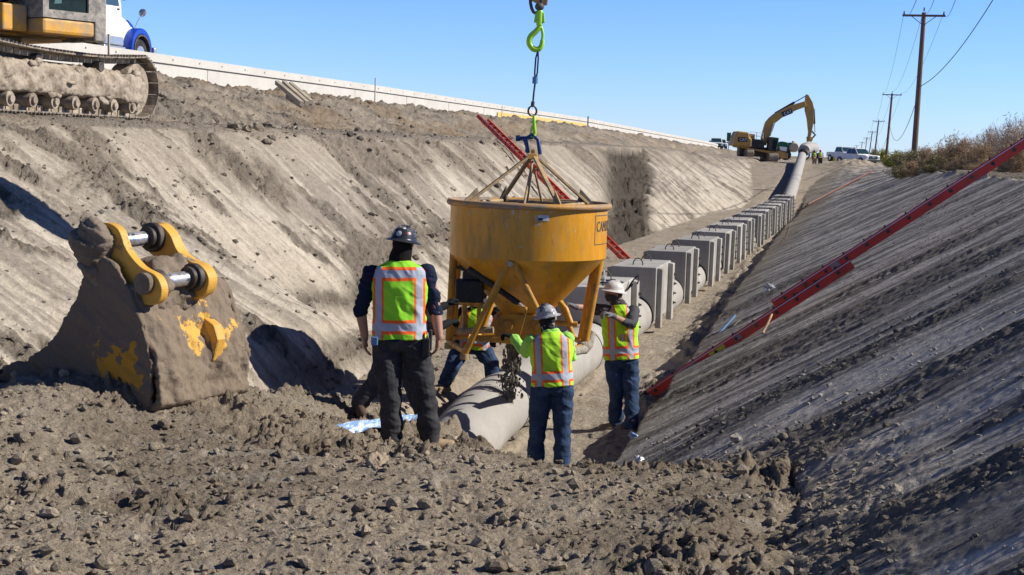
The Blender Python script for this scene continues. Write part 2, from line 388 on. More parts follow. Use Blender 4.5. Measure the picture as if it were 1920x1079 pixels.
def soil_material():
    m, nt, b = newmat('soil'); L = nt.links
    at = N(nt, 'ShaderNodeAttribute', attribute_name='Col')
    ar = N(nt, 'ShaderNodeAttribute', attribute_name='rgh')
    tc = N(nt, 'ShaderNodeTexCoord')
    n1 = N(nt, 'ShaderNodeTexNoise', Scale=9.0, Detail=10.0, Roughness=0.72); L.new(tc.outputs['Object'], n1.inputs['Vector'])
    mr = N(nt, 'ShaderNodeMapRange'); mr.inputs['From Min'].default_value = 0.3; mr.inputs['From Max'].default_value = 0.7
    mr.inputs['To Min'].default_value = 0.76; mr.inputs['To Max'].default_value = 1.24
    L.new(n1.outputs[0], mr.inputs[0])
    mx = N(nt, 'ShaderNodeMix', data_type='RGBA', blend_type='MULTIPLY'); mx.inputs['Factor'].default_value = 1
    nf = N(nt, 'ShaderNodeTexNoise', Scale=48.0, Detail=5.0, Roughness=0.8); L.new(tc.outputs['Object'], nf.inputs['Vector'])
    mf = N(nt, 'ShaderNodeMapRange'); mf.inputs['From Min'].default_value = 0.32; mf.inputs['From Max'].default_value = 0.68; mf.inputs['To Min'].default_value = 0.70; mf.inputs['To Max'].default_value = 1.30
    L.new(nf.outputs[0], mf.inputs[0]); mm = N(nt, 'ShaderNodeMath', operation='MULTIPLY'); L.new(mr.outputs[0], mm.inputs[0]); L.new(mf.outputs[0], mm.inputs[1])
    L.new(at.outputs['Color'], mx.inputs['A']); L.new(mm.outputs[0], mx.inputs['B']); L.new(mx.outputs['Result'], b.inputs['Base Color'])
    b.inputs['Roughness'].default_value = 0.95; b.inputs['Specular IOR Level'].default_value = 0.15
    n2 = N(nt, 'ShaderNodeTexNoise', Scale=26.0, Detail=8.0, Roughness=0.7); L.new(tc.outputs['Object'], n2.inputs['Vector'])
    v = N(nt, 'ShaderNodeTexVoronoi', Scale=16.0, feature='SMOOTH_F1'); L.new(tc.outputs['Object'], v.inputs['Vector'])
    ad = N(nt, 'ShaderNodeMath', operation='MULTIPLY_ADD'); ad.inputs[1].default_value = -0.5; L.new(v.outputs['Distance'], ad.inputs[0]); L.new(n2.outputs[0], ad.inputs[2])
    bp = N(nt, 'ShaderNodeBump', Distance=0.09); L.new(ad.outputs[0], bp.inputs['Height'])
    sm = N(nt, 'ShaderNodeMapRange'); sm.inputs['To Min'].default_value = 0.22; sm.inputs['To Max'].default_value = 1.0
    L.new(ar.outputs['Fac'], sm.inputs[0]); L.new(sm.outputs[0], bp.inputs['Strength'])
    L.new(bp.outputs[0], b.inputs['Normal'])
    return m
M['soil'] = soil_material()

def dents(X, Y):
    """rectangular grouser prints left by a tracked machine on the loose plateau"""
    d = np.zeros_like(X)
    r = np.random.RandomState(5)
    for row, (x0, y0, dx, dy, n) in enumerate([(-3.7, 6.25, 0.37, 0.05, 12), (-3.3, 5.55, 0.36, 0.03, 11), (-4.6, 7.35, 0.40, 0.06, 10), (-2.6, 6.9, 0.38, 0.02, 7)]):
        for i in range(n):
            if r.rand() < 0.35: continue
            cx = x0+dx*i+r.uniform(-.05, .05); cy = y0+dy*i+r.uniform(-.06, .06); a = r.uniform(-.25, .25)+0.2
            u = (X-cx)*math.cos(a)+(Y-cy)*math.sin(a); v = -(X-cx)*math.sin(a)+(Y-cy)*math.cos(a)
            hu = r.uniform(.05, .10); hv = r.uniform(.04, .08)
            q = np.maximum(np.abs(u)/hu, np.abs(v)/hv)
            d = np.minimum(d, -r.uniform(.04, .085)*(1-ss(0.8, 1.15, q)))
    return d

def full_terrain(X, Y, hi=True):
    z, isR, isL, isF, bench, rflat, zl, zr = terrain(X, Y)
    # make the region masks soft with a little noise
    wob = fbm(X*0.7, Y*0.7, 3, 21); lipX_ = -2.15-1.15*np.clip((Y-15)/45, 0, 1)
    plate = (1-ss(12.6, 14.4, Y+0.3*wob))*isF.astype(float)
    R_ = isR.astype(float)*(1-rflat); Lm = isL.astype(float)*(1-bench); B = bench.astype(float)
    # down-slope coordinates: c across the streaks, s along them
    c = Y + 0.10*(X+9) + 0.16*pf(X*0.6, Y*0.45, 2, 501) ; s = X
    cR = Y - 0.06*X + 0.22*pf(X*0.55+3, Y*0.40, 3, 503)
    patch = fbm(X*0.45+3, Y*0.30, 4, 31)                    # big patches of rubble
    patch2 = fbm(X*0.9+Y*0.25, Y*1.3, 3, 37)
    st1 = fbm(s*0.30, c*3.4, 4, 41, 0.62); st2 = fbm(s*0.9, c*14.0, 4, 47, 0.65)
    sR1 = fbm(s*0.42, cR*3.4, 4, 53, 0.6); sR2 = fbm(s*0.9, cR*13, 4, 59, 0.65); vR = 0.55+0.9*ss(-0.25, 0.3, fbm(X*0.5+1, Y*0.9, 3, 507)); sR1 = sR1*vR; sR2 = sR2*(1.5-0.5*vR); sR0 = fbm(s*0.25+9, cR*0.9, 3, 63)
    pL = fbm(X*1.3+Y*0.45, Y*2.0-X*0.3, 4, 601)
    # ---- left bank: rubble ledges, slump band, dark cut
    relh = np.clip((z)/3.5, 0, 1)
    yc = 42.5+relh*25.0
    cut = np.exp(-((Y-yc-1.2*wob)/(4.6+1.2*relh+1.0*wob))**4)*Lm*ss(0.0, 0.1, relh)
    toprub = Lm*ss(0.60, 0.86, relh+0.10*wob+0.05*patch)
    ledge = Lm*np.exp(-((relh-0.30-0.10*np.sin(Y*0.23+1.0)-0.06*wob)/0.055)**2)*ss(12, 16, Y)*(1-ss(32, 40, Y))
    rubL = np.clip(ss(0.10, 0.36, 0.42*patch+0.45*patch2+0.9*pL+0.30*st1)*0.9*Lm + 0.8*toprub*ss(-0.35, 0.25, patch2+patch) + ledge + cut, 0, 1)
    # ---- right slope rubble: strips running down the slope
    rubR = R_*np.clip(ss(0.16, 0.50, 0.7*sR0+0.9*sR1+0.6*patch2), 0, 1)
    near_heap = np.exp(-(((X+0.35)/0.55)**2+((Y-7.0)/1.5)**2))+0.6*np.exp(-(((X+0.9)/0.5)**2+((Y-9.3)/0.8)**2))
    rubR = np.clip(rubR+near_heap*1.1*R_, 0, 1)
    flo = isF.astype(float)*(1-plate)
    if hi:
        px = X+0.12*fbm(X*3, Y*3, 2, 81); py = Y+0.12*fbm(X*3+7, Y*3, 2, 83)
        L1 = lumps(px*3.0, py*3.0, 101, 0.42); L2 = lumps(px*6.5, py*6.5, 111, 0.65); L3 = lumps(px*14, py*14, 121, 0.75); L4 = lumps(px*27, py*27, 131, 0.75)
    else:
        L1 = L2 = L3 = L4 = np.zeros_like(X)
    big = fbm(X*0.8, Y*0.8, 4, 71); mid = fbm(X*2.5, Y*2.5, 4, 73); fine = fbm(X*9, Y*9, 4, 77, .6)
    calm = ss(-0.12, 0.18, patch2+0.8*mid)                   # smoother, trodden areas of the plateau
    crest = ss(7.6, 8.8, Y)
    if hi:
        b1 = pf(px*1.3, py*1.3, 3, 201); b2 = pf(px*3.4, py*3.4, 3, 203); b3 = pf(px*8.5, py*8.5, 3, 205); b4 = pf(px*21, py*21, 3, 207, .6)
        a2 = np.maximum(0, 0.55-np.abs(b2)*1.6)                      # clumps: broad rounded tops, sharp clefts
        clodz = 0.060*b1*(0.5+0.5*crest)+0.055*b2*(0.5+0.5*calm)+0.028*b3+0.013*b4
        clodz = clodz+L1*0.085*(0.25+0.75*crest)*(0.8+1.0*b3)+L2*0.070*(0.35+0.65*calm)*(0.85+0.9*b4)+L3*0.055*(0.4+0.6*calm)+L4*0.024
    else: clodz = np.zeros_like(X); b1 = b2 = b3 = b4 = clodz
    loose = 0.30+1.0*ss(-0.28, 0.22, 0.9*fbm(X*0.55+4, Y*0.75, 3, 301)+0.5*mid+0.35*(crest-0.5))
    dz = plate*(0.06*big+0.02*mid+0.010*b4+loose*(clodz-0.03))
    toe = np.exp(-((X-lipX_+0.35)/0.30)**2)*ss(14, 17, Y)*ss(-0.1, .2, patch2+0.3)
    dz = dz+flo*toe*(0.10+0.10*b2+0.06*b3+L2*0.08)*(1-ss(60, 80, Y))
    dz = dz+flo*(0.03*big+0.035*mid+0.015*fine+0.25*L3*0.03+L2*0.012)
    far_f = 1-ss(35, 80, Y)
    dz = dz+Lm*(0.05*pf(X*1.1, Y*1.1, 3, 311)+0.08*fbm(X*0.5, Y*0.35, 3, 91)+0.030*st1+0.020*st2*(1-rubL)-0.05*np.abs(pf(X*0.35+c*.1, c*1.7, 2, 211))+rubL*(0.07*mid+0.065*b2+0.045*b3+0.028*b4+L2*0.05+L3*0.035+L4*.012)+0.010*b4+0.012*b3+0.006*fine)
    dz = dz-0.40*cut+cut*(0.25*mid+0.12*b2+0.15*b1+0.07*b3+L1*.10)
    dz = dz+R_*(0.03*sR0+0.022*sR1+0.013*sR2*(1-0.5*rubR)+0.003*b4*(1-rubR)+rubR*(0.012*b2+0.014*b3+0.014*b4+L3*0.014+L4*.010)-0.03*rubR*0)
    dz = dz+0.13*near_heap*(0.8+0.6*mid)
    tus = ss(-13.6, -16, X)
    dz = dz+B*(0.05*big+0.04*mid+tus*(0.16*fbm(X*0.9, Y*0.5, 4, 97)+0.10*b1+0.06*b2+0.045*b3+0.02*b4+0.22*np.maximum(0, b1)*ss(-19, -20, X))*(X > -21.3)+0.02*fine+L2*0.03)
    spoil = np.exp(-(((X+1.2)/2.2)**2+((Y-122)/14)**2))
    dz = dz+rflat*(0.08*big+0.07*mid+L2*0.06+0.15*fbm(X*0.3, Y*0.3, 3, 99))+spoil*0.55*(1+0.5*mid+0.4*big)
    dn = dents(X, Y) if hi else 0
    dz = dz*(1+np.clip(dn*12, -0.8, 0))+plate*dn
    zz = z+dz*(1-0.0*far_f)
    # ---- colour
    light = np.array([0.42, 0.365, 0.29]); tan = np.array([0.39, 0.325, 0.245]); brown = np.array([0.270, 0.217, 0.158]); grey = np.array([0.225, 0.195, 0.158]); dark = np.array([0.09, 0.075, 0.058]); pale = np.array([0.53, 0.475, 0.39])
    def mix(a, b, t): t = np.clip(t, 0, 1)[..., None]; return a*(1-t)+b*t
    one = np.ones(X.shape+(3,))
    cP = mix(one*brown*1.18, one*tan*1.0, 0.40+0.6*big+0.5*fine-0.15*L2*3)
    cP = mix(cP, one*tan*1.12, 0.9*np.clip(1.15-loose, 0, 1))
    cP = mix(cP, one*brown*0.72, ss(0.05, 0.4, fbm(X*1.1+2, Y*1.5, 4, 331))*0.55)
    cP = mix(cP, one*pale*0.8, ss(0.22, 0.5, fbm(X*6, Y*6, 3, 141))*0.5)
    cF = mix(one*tan*0.92, one*light*0.80, 0.35+0.7*mid)
    cF = mix(cF, one*brown, ss(0.15, 0.5, patch2)*0.6)
    tL = ss(-0.30, 0.30, -0.75*st1-0.95*st2-0.45*patch-0.55*(relh-0.50)-0.25*b3)
    cL = mix(one*grey*1.22, one*light*1.0, tL)
    cL = mix(cL, one*pale, ss(0.0, 0.42, -0.8*st1-0.9*st2-0.2*b4-0.35*(relh-0.35))*0.5)
    cL = mix(cL, one*np.array([0.205, 0.172, 0.133])*(1.0+0.6*b3[..., None]+0.5*b4[..., None]), rubL*0.78)
    cL = mix(cL, one*tan*0.8, 0.45*toprub)
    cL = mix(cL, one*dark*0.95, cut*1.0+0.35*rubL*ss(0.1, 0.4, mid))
    cR_ = mix(one*np.array([0.27, 0.252, 0.228]), one*np.array([0.125, 0.114, 0.10]), 0.34+0.9*sR1+1.0*sR2+0.5*sR0+0.3*b3)
    cR_ = mix(cR_, one*np.array([0.50, 0.465, 0.41]), ss(0.02, 0.28, -0.9*sR1-0.8*sR2-0.25*sR0+0.04)*0.95)
    cR_ = mix(cR_, one*np.array([0.18, 0.165, 0.145]), rubR*0.8)
    lowR = ss(0.0, 1.0, (X+2.6)/1.0)
    cR_ = mix(one*np.array([0.30, 0.25, 0.175])*0.8, cR_, 0.35+0.65*lowR)
    cR_ = mix(cR_, one*tan*1.1, near_heap*0.9)
    cB = mix(one*tan*0.95, one*grey*0.95, 0.5+0.9*big+0.4*mid)
    cB = mix(cB, one*np.array([0.27, 0.20, 0.13]), tus*ss(-0.1, 0.4, fbm(X*0.8, Y*0.4, 3, 151))*0.8)
    cB = mix(cB, one*pale*1.1, (np.exp(-((X+13.3+0.25*wob)/0.55)**2)*ss(25, 29, Y)*0.9))
    cB = mix(cB, one*dark*1.6, tus*ss(0.15, 0.5, mid+0.3*big)*0.6)
    cRF = mix(one*grey*0.9, one*dark*1.6, 0.5+big)
    cRF = mix(cRF, one*tan, ss(20, 60, Y)*0.4*np.ones_like(X))
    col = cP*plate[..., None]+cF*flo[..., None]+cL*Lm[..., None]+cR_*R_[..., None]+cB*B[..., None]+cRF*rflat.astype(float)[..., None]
    col = mix(col, one*tan*0.9, spoil)
    far = ss(180, 500, np.abs(Y)+np.abs(X))
    col = mix(col, one*np.array([0.24, 0.20, 0.12]), far)
    rgh = plate*0.9+flo*0.45+Lm*(0.2+0.7*rubL)+R_*(0.3+0.6*rubR)+B*0.8+rflat*0.8
    return zz, np.clip(col, 0.02, 0.9), np.clip(rgh, 0, 1)

def grid_mesh(name, X, Y, Z, col, rgh, m, smooth=True):
    ny, nx = X.shape
    me = bpy.data.meshes.new(name); nv = nx*ny
    co = np.stack([X, Y, Z], -1).reshape(-1, 3).astype(np.float32)
    me.vertices.add(nv); me.vertices.foreach_set('co', co.ravel())
    idx = np.arange(nv).reshape(ny, nx)
    q = np.stack([idx[:-1, :-1], idx[:-1, 1:], idx[1:, 1:], idx[1:, :-1]], -1).reshape(-1, 4).astype(np.int32)
    nf = len(q); me.loops.add(nf*4); me.loops.foreach_set('vertex_index', q.ravel())
    me.polygons.add(nf); me.polygons.foreach_set('loop_start', np.arange(0, nf*4, 4, dtype=np.int32)); me.polygons.foreach_set('loop_total', np.full(nf, 4, dtype=np.int32))
    me.polygons.foreach_set('use_smooth', [smooth]*nf)
    me.update(calc_edges=True)
    a = me.color_attributes.new('Col', 'FLOAT_COLOR', 'POINT')
    c4 = np.concatenate([col.reshape(-1, 3), np.ones((nv, 1))], 1).astype(np.float32); a.data.foreach_set('color', c4.ravel())
    r = me.attributes.new('rgh', 'FLOAT', 'POINT'); r.data.foreach_set('value', rgh.ravel().astype(np.float32))
    me.materials.append(m)
    o = bpy.data.objects.new(name, me); COL.objects.link(o); return o

rows = list(np.arange(-2.4, 3.0, 0.12)); y = 3.0
while y < 5200:
    rows.append(y); y += (0.0029*y if y < 14 else 0.0042*y if y < 45 else (0.0065*y if y < 130 else 0.03*y))*1.0
rows = np.array(rows)
us = np.concatenate([-0.76-np.cumsum(np.linspace(0.002, 0.05, 34))[::-1], np.arange(-0.76, 0.26, 0.00105), 0.26+np.cumsum(np.linspace(0.002, 0.05, 34))])
U, YY = np.meshgrid(us, rows)
XX = U*(YY+3.2)
Z_, Cc, Rg = full_terrain(XX, YY)
# beyond the far end of the works everything settles to plain level ground
tf = ss(200, 420, YY); Z_ = Z_*(1-tf)+1.9*tf
ground = grid_mesh('ground', XX, YY, Z_, Cc, Rg, M['soil']); ground['kind'] = 'structure'

# loose clods lying on the soil (past counting)
def clods():
    base = []
    for k in range(7):
        bm = bmesh.new(); bmesh.ops.create_icosphere(bm, subdivisions=1 if k < 4 else 2, radius=1)
        vs = np.array([v.co[:] for v in bm.verts]); fs = np.array([[v.index for v in f.verts] for f in bm.faces]); bm.free()
        r = np.random.RandomState(k)
        d = np.zeros(len(vs))
        for j in range(7):
            n = r.normal(size=3); n /= np.linalg.norm(n); d += np.clip(vs@n-r.uniform(.3, .7), 0, 1)*-r.uniform(.4, .8)
        vs = vs*(1+d+r.normal(0, .05, len(vs)))[:, None]*np.array([1, r.uniform(.7, 1), r.uniform(.55, .8)])
        base.append((vs, fs))
    r = np.random.RandomState(3)
    P = []
    def scat(n, fx, fy, size, power=2.2, cond=None):
        x = fx(r.rand(n), n); y = fy(r.rand(n), n)
        s = size[0]+(size[1]-size[0])*r.rand(n)**power
        P.append(np.stack([x, y, s], 1))
    def polar(n, y0, y1, u0, u1, size, power=3.0):
        t = r.rand(n); y = y0*(y1/y0)**t; u = u0+(u1-u0)*r.rand(n); s = size[0]+(size[1]-size[0])*r.rand(n)**power
        P.append(np.stack([u*(y+3.2), y, s], 1))
    polar(15000, 4.2, 12.5, -0.62, 0.02, (0.005, 0.034), 4.0)
    polar(1500, 4.6, 10.8, -0.55, -0.02, (0.012, 0.065), 3.0)
    polar(1500, 13, 34, -0.56, -0.40, (0.008, 0.05), 3.5)
    polar(5500, 13, 60, -0.50, -0.20, (0.008, 0.06), 4)
    polar(9000, 4.0, 40, -0.12, 0.15, (0.004, 0.022), 4)
    polar(500, 13, 30, -0.34, -0.13, (0.008, 0.04), 3.0)
    polar(800, 24, 80, -0.50, -0.22, (0.03, 0.16), 2.5)
    P_ = np.concatenate(P)
    z, c, g = full_terrain(P_[:, 0], P_[:, 1])
    keep = r.rand(len(P_)) < (0.25+0.75*g)
    P_ = P_[keep]; z = z[keep]; c = c[keep]
    V = []; F = []; C = []; off = 0
    for i in range(len(P_)):
        vs, fs = base[i % 7]
        a = r.rand()*6.28; ca, sa = math.cos(a), math.sin(a)
        s = P_[i, 2]
        v = vs@np.array([[ca, sa, 0], [-sa, ca, 0], [0, 0, 1]])*s
        v = v+np.array([P_[i, 0], P_[i, 1], z[i]+s*0.25])
        V.append(v); F.append(fs+off); off += len(vs); C.append(np.repeat(c[i][None]*r.uniform(.8, 1.25), len(vs), 0))
    V = np.concatenate(V).astype(np.float32); F = np.concatenate(F).astype(np.int32); C = np.concatenate(C)
    me = bpy.data.meshes.new('soil_clods'); me.vertices.add(len(V)); me.vertices.foreach_set('co', V.ravel())
    nf = len(F); me.loops.add(nf*3); me.loops.foreach_set('vertex_index', F.ravel()); me.polygons.add(nf)
    me.polygons.foreach_set('loop_start', np.arange(0, nf*3, 3, dtype=np.int32)); me.polygons.foreach_set('loop_total', np.full(nf, 3, dtype=np.int32))
    me.update(calc_edges=True)
    a = me.color_attributes.new('Col', 'FLOAT_COLOR', 'POINT'); a.data.foreach_set('color', np.concatenate([C, np.ones((len(C), 1))], 1).astype(np.float32).ravel())
    q = me.attributes.new('rgh', 'FLOAT', 'POINT'); q.data.foreach_set('value', np.full(len(V), .8, dtype=np.float32))
    me.polygons.foreach_set('use_smooth', [False]*nf)
    me.materials.append(M['soil'])
    o = bpy.data.objects.new('soil_clods', me); COL.objects.link(o)
    tag(o, 'loose brown soil clods and crumbs strewn over the dug ground and banks', 'soil clods', None, 'stuff')
clods()
# ------------------------------------------------------------------ pipeline
PX, PR = -3.96, 0.36
def pipe_pts():
    return [(PX, 13.2, -0.08), (PX, 13.9, 0.16), (PX, 14.8, 0.31), (PX, 16.2, 0.36), (PX, 18, 0.36), (PX, 24, 0.36), (PX, 66, 0.36), (PX-0.04, 72, 0.50), (-4.15, 78, 0.85), (-4.49, 89.8, 1.43), (-5.07, 107.3, 2.24), (-5.55, 123.5, 3.3)]
def catmull(P, n=8):
    P = [Vector(p) for p in P]; out = []
    for i in range(len(P)-1):
        p0 = P[max(i-1, 0)]; p1 = P[i]; p2 = P[i+1]; p3 = P[min(i+2, len(P)-1)]
        for k in range(n):
            t = k/n
            out.append(0.5*((2*p1)+(-p0+p2)*t+(2*p0-5*p1+4*p2-p3)*t*t+(-p0+3*p1-3*p2+p3)*t**3))
    out.append(P[-1]); return out
pp = pipe_pts()
root = thing('concrete_pipe', (PX, 14.25, 0), 0, 'long grey concrete coated pipe running down the trench floor through the row of blocks', 'pipe')
m_ = MB(); m_.tube(catmull(pp, 10), PR, 40, caps=False); m_.build('pipe_wall', M['conc'], root, True, root.location)
# joint bands every few metres
y = 17.9; 
for y in [20.2, 25.9, 31.6, 37.3, 43.0, 48.7, 54.4, 60.1]:
    m_ = MB(); Mx = Matrix.Rotation(R(90), 3, 'X')
    m_.lathe([(PR-0.02, -0.02), (PR+0.006, -0.02), (PR+0.006, 0.02), (PR-0.02, 0.02)], c=(0, y-14.25, 0.36), seg=40, M=Mx)
    m_.build('joint_band', M['joint'], root, True)
for pts in ([(PX, 15.25, 0.34)],):
    m_ = MB(); m_.lathe([(PR-0.02, -0.012), (PR+0.005, -0.012), (PR+0.005, 0.012), (PR-0.02, 0.012)], c=(0, 1.35, 0.345), seg=40, M=Mx)
    m_.build('joint_band', M['joint'], root, True)
# lifted pipe at the far end, wrapped, held by the far excavator
lp = MB(); lp.tube([(-5.5, 125.2, 3.75), (-5.5, 127.5, 3.95), (-5.45, 134, 4.15), (-5.3, 142, 4.1)], [0.50, 0.52, 0.52, 0.52], 28)
o = lp.build('pipe_section', M['conc'], None, True, (-5.5, 125, 0)); o.location = (-5.5, 125, 0)
tag(o, 'pale pipe section hanging from the far excavator above the end of the pipeline', 'pipe')
cl = MB(); cl.lathe([(0.37, -0.5), (0.50, -0.3), (0.52, 0.1), (0.48, 0.3)], c=(-5.43, 124.7, 3.45), seg=28, M=Matrix.Rotation(R(-84), 3, 'X'))
o2 = cl.build('coupling', M['black'], o, True, (-5.5, 125, 0))

# ------------------------------------------------------------------ pipe weight blocks
def make_block():
    t = thing('concrete_block', (0, 0, 0), 0, '', 'concrete block', 'concrete weight blocks set over the pipe')
    n = 14
    # cross sections in (x,z): body wraps the pipe with an arch; ribs are wider and reach lower
    def arch(x0, x1, zb, zt, r):
        a0 = math.asin(min(1, (zb-0.36)/r)) if zb > 0.36 else -math.asin((0.36-zb)/r)
        pts = [(x0, zb), (x0, zt), (x1, zt), (x1, zb)]
        for k in range(n+1):
            a = a0+(math.pi-2*a0)*k/n
            pts.append((r*math.cos(a), 0.36+r*math.sin(a)))
        return pts
    def ext(o, y0, y1): 
        mb = MB(); mb.prism(o, lambda p: (p[0], y0, p[1]), lambda p: (p[0], y1, p[1])); return mb
    # split the arch shape in two halves for clean faces
    def half(x1, zb, zt, r, sgn):
        a0 = -math.asin((0.36-zb)/r)
        pts = [(sgn*r*math.cos(a0), zb), (sgn*x1, zb), (sgn*x1, zt), (0, zt)]
        for k in range(n+1):
            a = math.pi/2+(a0-math.pi/2)*k/n
            if k < n: pts.append((sgn*r*math.cos(a), 0.36+r*math.sin(a)))
        return pts
    L = 1.9
    mb = MB()
    for s in (-1, 1):
        o = half(0.405, 0.42 if False else 0.30, 1.25, 0.375, s)
        mb.prism(o, lambda p: (p[0], 0, p[1]), lambda p: (p[0], L, p[1]))
    body = mb.build('block_body', M['block'], t, False, None, 0.018)
    for y0 in (0.10, 1.52):
        for s in (-1, 1):
            mb = MB(); o = [(s*0.40, 0.16), (s*0.50, 0.16), (s*0.50, 1.215), (s*0.40, 1.235)]
            mb.prism(o, lambda p: (p[0], y0, p[1]), lambda p: (p[0], y0+0.24, p[1])); mb.build('rib', M['block'], t, False, None, 0.012)
    for z in (0.50, 0.68, 0.86, 1.04):
        bb = MB(); bb.ball((0.415, 0.62+0.05*math.sin(z*9), z), (0.03, 0.055, 0.045), 8, 6); bb.build('bolt', M['dsteel'], t, True)
        bb = MB(); bb.cyl((0.49, 1.70, z-0.03), (0.515, 1.70, z-0.03), 0.032, 6); bb.cyl((0.505, 1.70, z-0.03), (0.55, 1.70, z-0.03), 0.016, 8); bb.build('bolt', M['dsteel'], t)
    for y0 in (0.45, 1.45):
        lb = MB(); lb.tube([(-0.09, y0, 1.22), (-0.085, y0, 1.30), (-0.05, y0, 1.355), (0, y0, 1.375), (0.05, y0, 1.355), (0.085, y0, 1.30), (0.09, y0, 1.22)], 0.011, 8)
        lb.build('lifting_loop', M['dsteel'], t, True)
    return t
ys = [20.9, 25.0, 29.4, 33.6, 37.4, 41.2, 45.0, 49.0, 53.0, 56.7, 60.3, 63.7, 66.9, 69.6]
words = ['nearest one, with a water bottle on top', 'second from the near end', 'third from the near end', 'fourth from the near end', 'fifth from the near end', 'sixth from the near end', 'seventh from the near end', 'eighth from the near end', 'sixth from the far end', 'fifth from the far end', 'fourth from the far end', 'third from the far end', 'second from the far end', 'last at the far end']
proto = make_block()
for i, yb in enumerate(ys):
    b_ = proto if i == 0 else copy_tree(proto)
    b_.location = (PX+rng.uniform(-.015, .015), yb, 0.0 if yb < 66 else (yb-66)*0.035); b_.rotation_euler = (0, R(rng.uniform(-.8, .8)), R(rng.uniform(-1.0, 1.0)))
    b_['label'] = 'grey concrete weight block over the pipe, '+words[i]
# ------------------------------------------------------------------ concrete hopper (crane bucket)
def text_mesh(s, size, depth=0.004):
    cu = bpy.data.curves.new('lettering', 'FONT'); cu.body = s; cu.size = size; cu.extrude = depth; cu.align_x = 'LEFT'
    o = bpy.data.objects.new('tmp_text', cu); COL.objects.link(o)
    dg = bpy.context.evaluated_depsgraph_get()
    me = bpy.data.meshes.new_from_object(o.evaluated_get(dg)); COL.objects.unlink(o); bpy.data.objects.remove(o)
    vs = [v.co.copy() for v in me.vertices]; fs = [tuple(p.vertices) for p in me.polygons]
    bpy.data.meshes.remove(me); return vs, fs
HC = Vector((-3.545, 15.01, 0.0)); HG = gz(-3.62, 14.99)
RD = 0.85
hz = lambda z: z-1.12
hop = thing('concrete_hopper', (HC.x, HC.y, 1.12), YAW, 'big orange yellow round concrete hopper with cone bottom and tube legs, hanging over the pipe', 'concrete hopper')
mb = MB(); mb.lathe([(RD, hz(2.69)), (RD, hz(2.14)), (RD-0.012, hz(2.128))], seg=96); mb.lathe([(RD-0.012, hz(2.69)), (RD-0.012, hz(2.16))], seg=96)
mb.build('drum', M['hopper'], hop, True)
mb = MB(); mb.lathe([(RD-0.012, hz(2.128)), (0.20, hz(1.44)), (0.19, hz(1.30))], seg=96); mb.build('cone', M['hopper'], hop, True)
mb = MB(); mb.lathe([(RD-0.014, hz(2.16)), (0.6, hz(1.9)), (0.0, hz(1.85))], seg=64); mb.lathe([(RD-0.016, hz(2.69)), (RD-0.016, hz(2.16))], seg=64); mb.build('lining', M['hopper_in'], hop, True)
mb = MB(); mb.tube([((RD+0.012)*math.cos(a), (RD+0.012)*math.sin(a), hz(2.695)) for a in np.linspace(0, 2*math.pi, 97)[:-1]], 0.034, 12, closed=True); mb.build('rim', M['rim'], hop, True)
# legs: camera-aligned local frame, x right, y away
tops = {}
legs = [((-0.80, -0.10, 2.15), (-0.83, 0.02, 1.18), .043), ((-0.76, 0.24, 2.15), (-0.80, 0.34, 1.20), .040),
        ((-0.20, -0.79, 2.12), (-0.63, -0.72, 1.13), .036), ((-0.15, -0.80, 2.12), (0.36, -0.62, 1.16), .032),
        ((0.79, -0.06, 2.16), (0.64, -0.02, 1.12), .045), ((0.76, 0.26, 2.15), (0.62, 0.36, 1.14), .038),
        ((0.18, 0.80, 2.12), (0.56, 0.62, 1.16), .032), ((-0.18, 0.80, 2.12), (-0.5, 0.66, 1.16), .032)]
for a, b, r_ in legs:
    mb = MB(); mb.tube([(a[0], a[1], hz(a[2])), (b[0], b[1], hz(b[2]))], r_, 14); mb.build('leg', M['leg'], hop, True)
ring = [(-0.63, -0.72), (-0.83, 0.02), (-0.80, 0.34), (-0.50, 0.66), (0.56, 0.62), (0.62, 0.36), (0.64, -0.02), (0.36, -0.62)]
mb = MB()
for i in range(len(ring)):
    if i == 7: continue
    a, b = ring[i], ring[(i+1) % 8]; mb.cyl((a[0], a[1], hz(1.16)), (b[0], b[1], hz(1.16)), 0.032, 12)
mb.build('base_ring', M['leg'], hop, True)
mb = MB(); mb.tube([(0.30, -0.72, hz(1.14)), (0.66, -0.05, hz(1.135)), (0.70, 0.15, hz(1.16)), (0.74, 0.2, hz(1.28))], [0.04, 0.05, 0.06, 0.045], 10)
mb.ball((0.645, -0.03, hz(1.16)), (0.08, 0.08, 0.07), 10, 8); mb.build('concrete_splash', M['spatter'], hop, True)
for x, y in ((-0.63, -0.72), (0.64, -0.02), (-0.83, 0.02)):
    mb = MB(); mb.cyl((x, y, hz(1.08)), (x, y, hz(1.14)), 0.05, 12); mb.build('foot_cap', M['bail'], hop, True)
# cross members, discharge gate, cylinder and power box
mb = MB(); mb.beam((-0.58, -0.62, hz(1.30)), (0.10, -0.70, hz(1.27)), 0.05, 0.06); mb.build('lower_beam', M['leg'], hop, False, None, .006)
mb = MB(); mb.cyl((-0.72, -0.50, hz(1.34)), (-0.34, -0.58, hz(1.38)), 0.036, 12); mb.build('handle_bar', M['bail'], hop, True)
mb = MB(); mb.beam((-0.80, -0.15, hz(1.62)), (-0.48, -0.42, hz(1.62)), 0.05, 0.05); mb.beam((-0.66, -0.40, hz(1.62)), (-0.64, -0.46, hz(1.32)), 0.05, 0.05); mb.beam((-0.50, -0.42, hz(1.62)), (-0.50, -0.50, hz(1.34)), 0.045, 0.045)
mb.build('box_bracket', M['leg'], hop, False, None, .005)
mb = MB(); mb.box((-0.61, -0.30, hz(1.76)), (0.30, 0.24, 0.24)); mb.box((-0.60, -0.30, hz(1.92)), (0.18, 0.16, 0.1)); mb.build('power_box', M['black'], hop, False, None, .02)
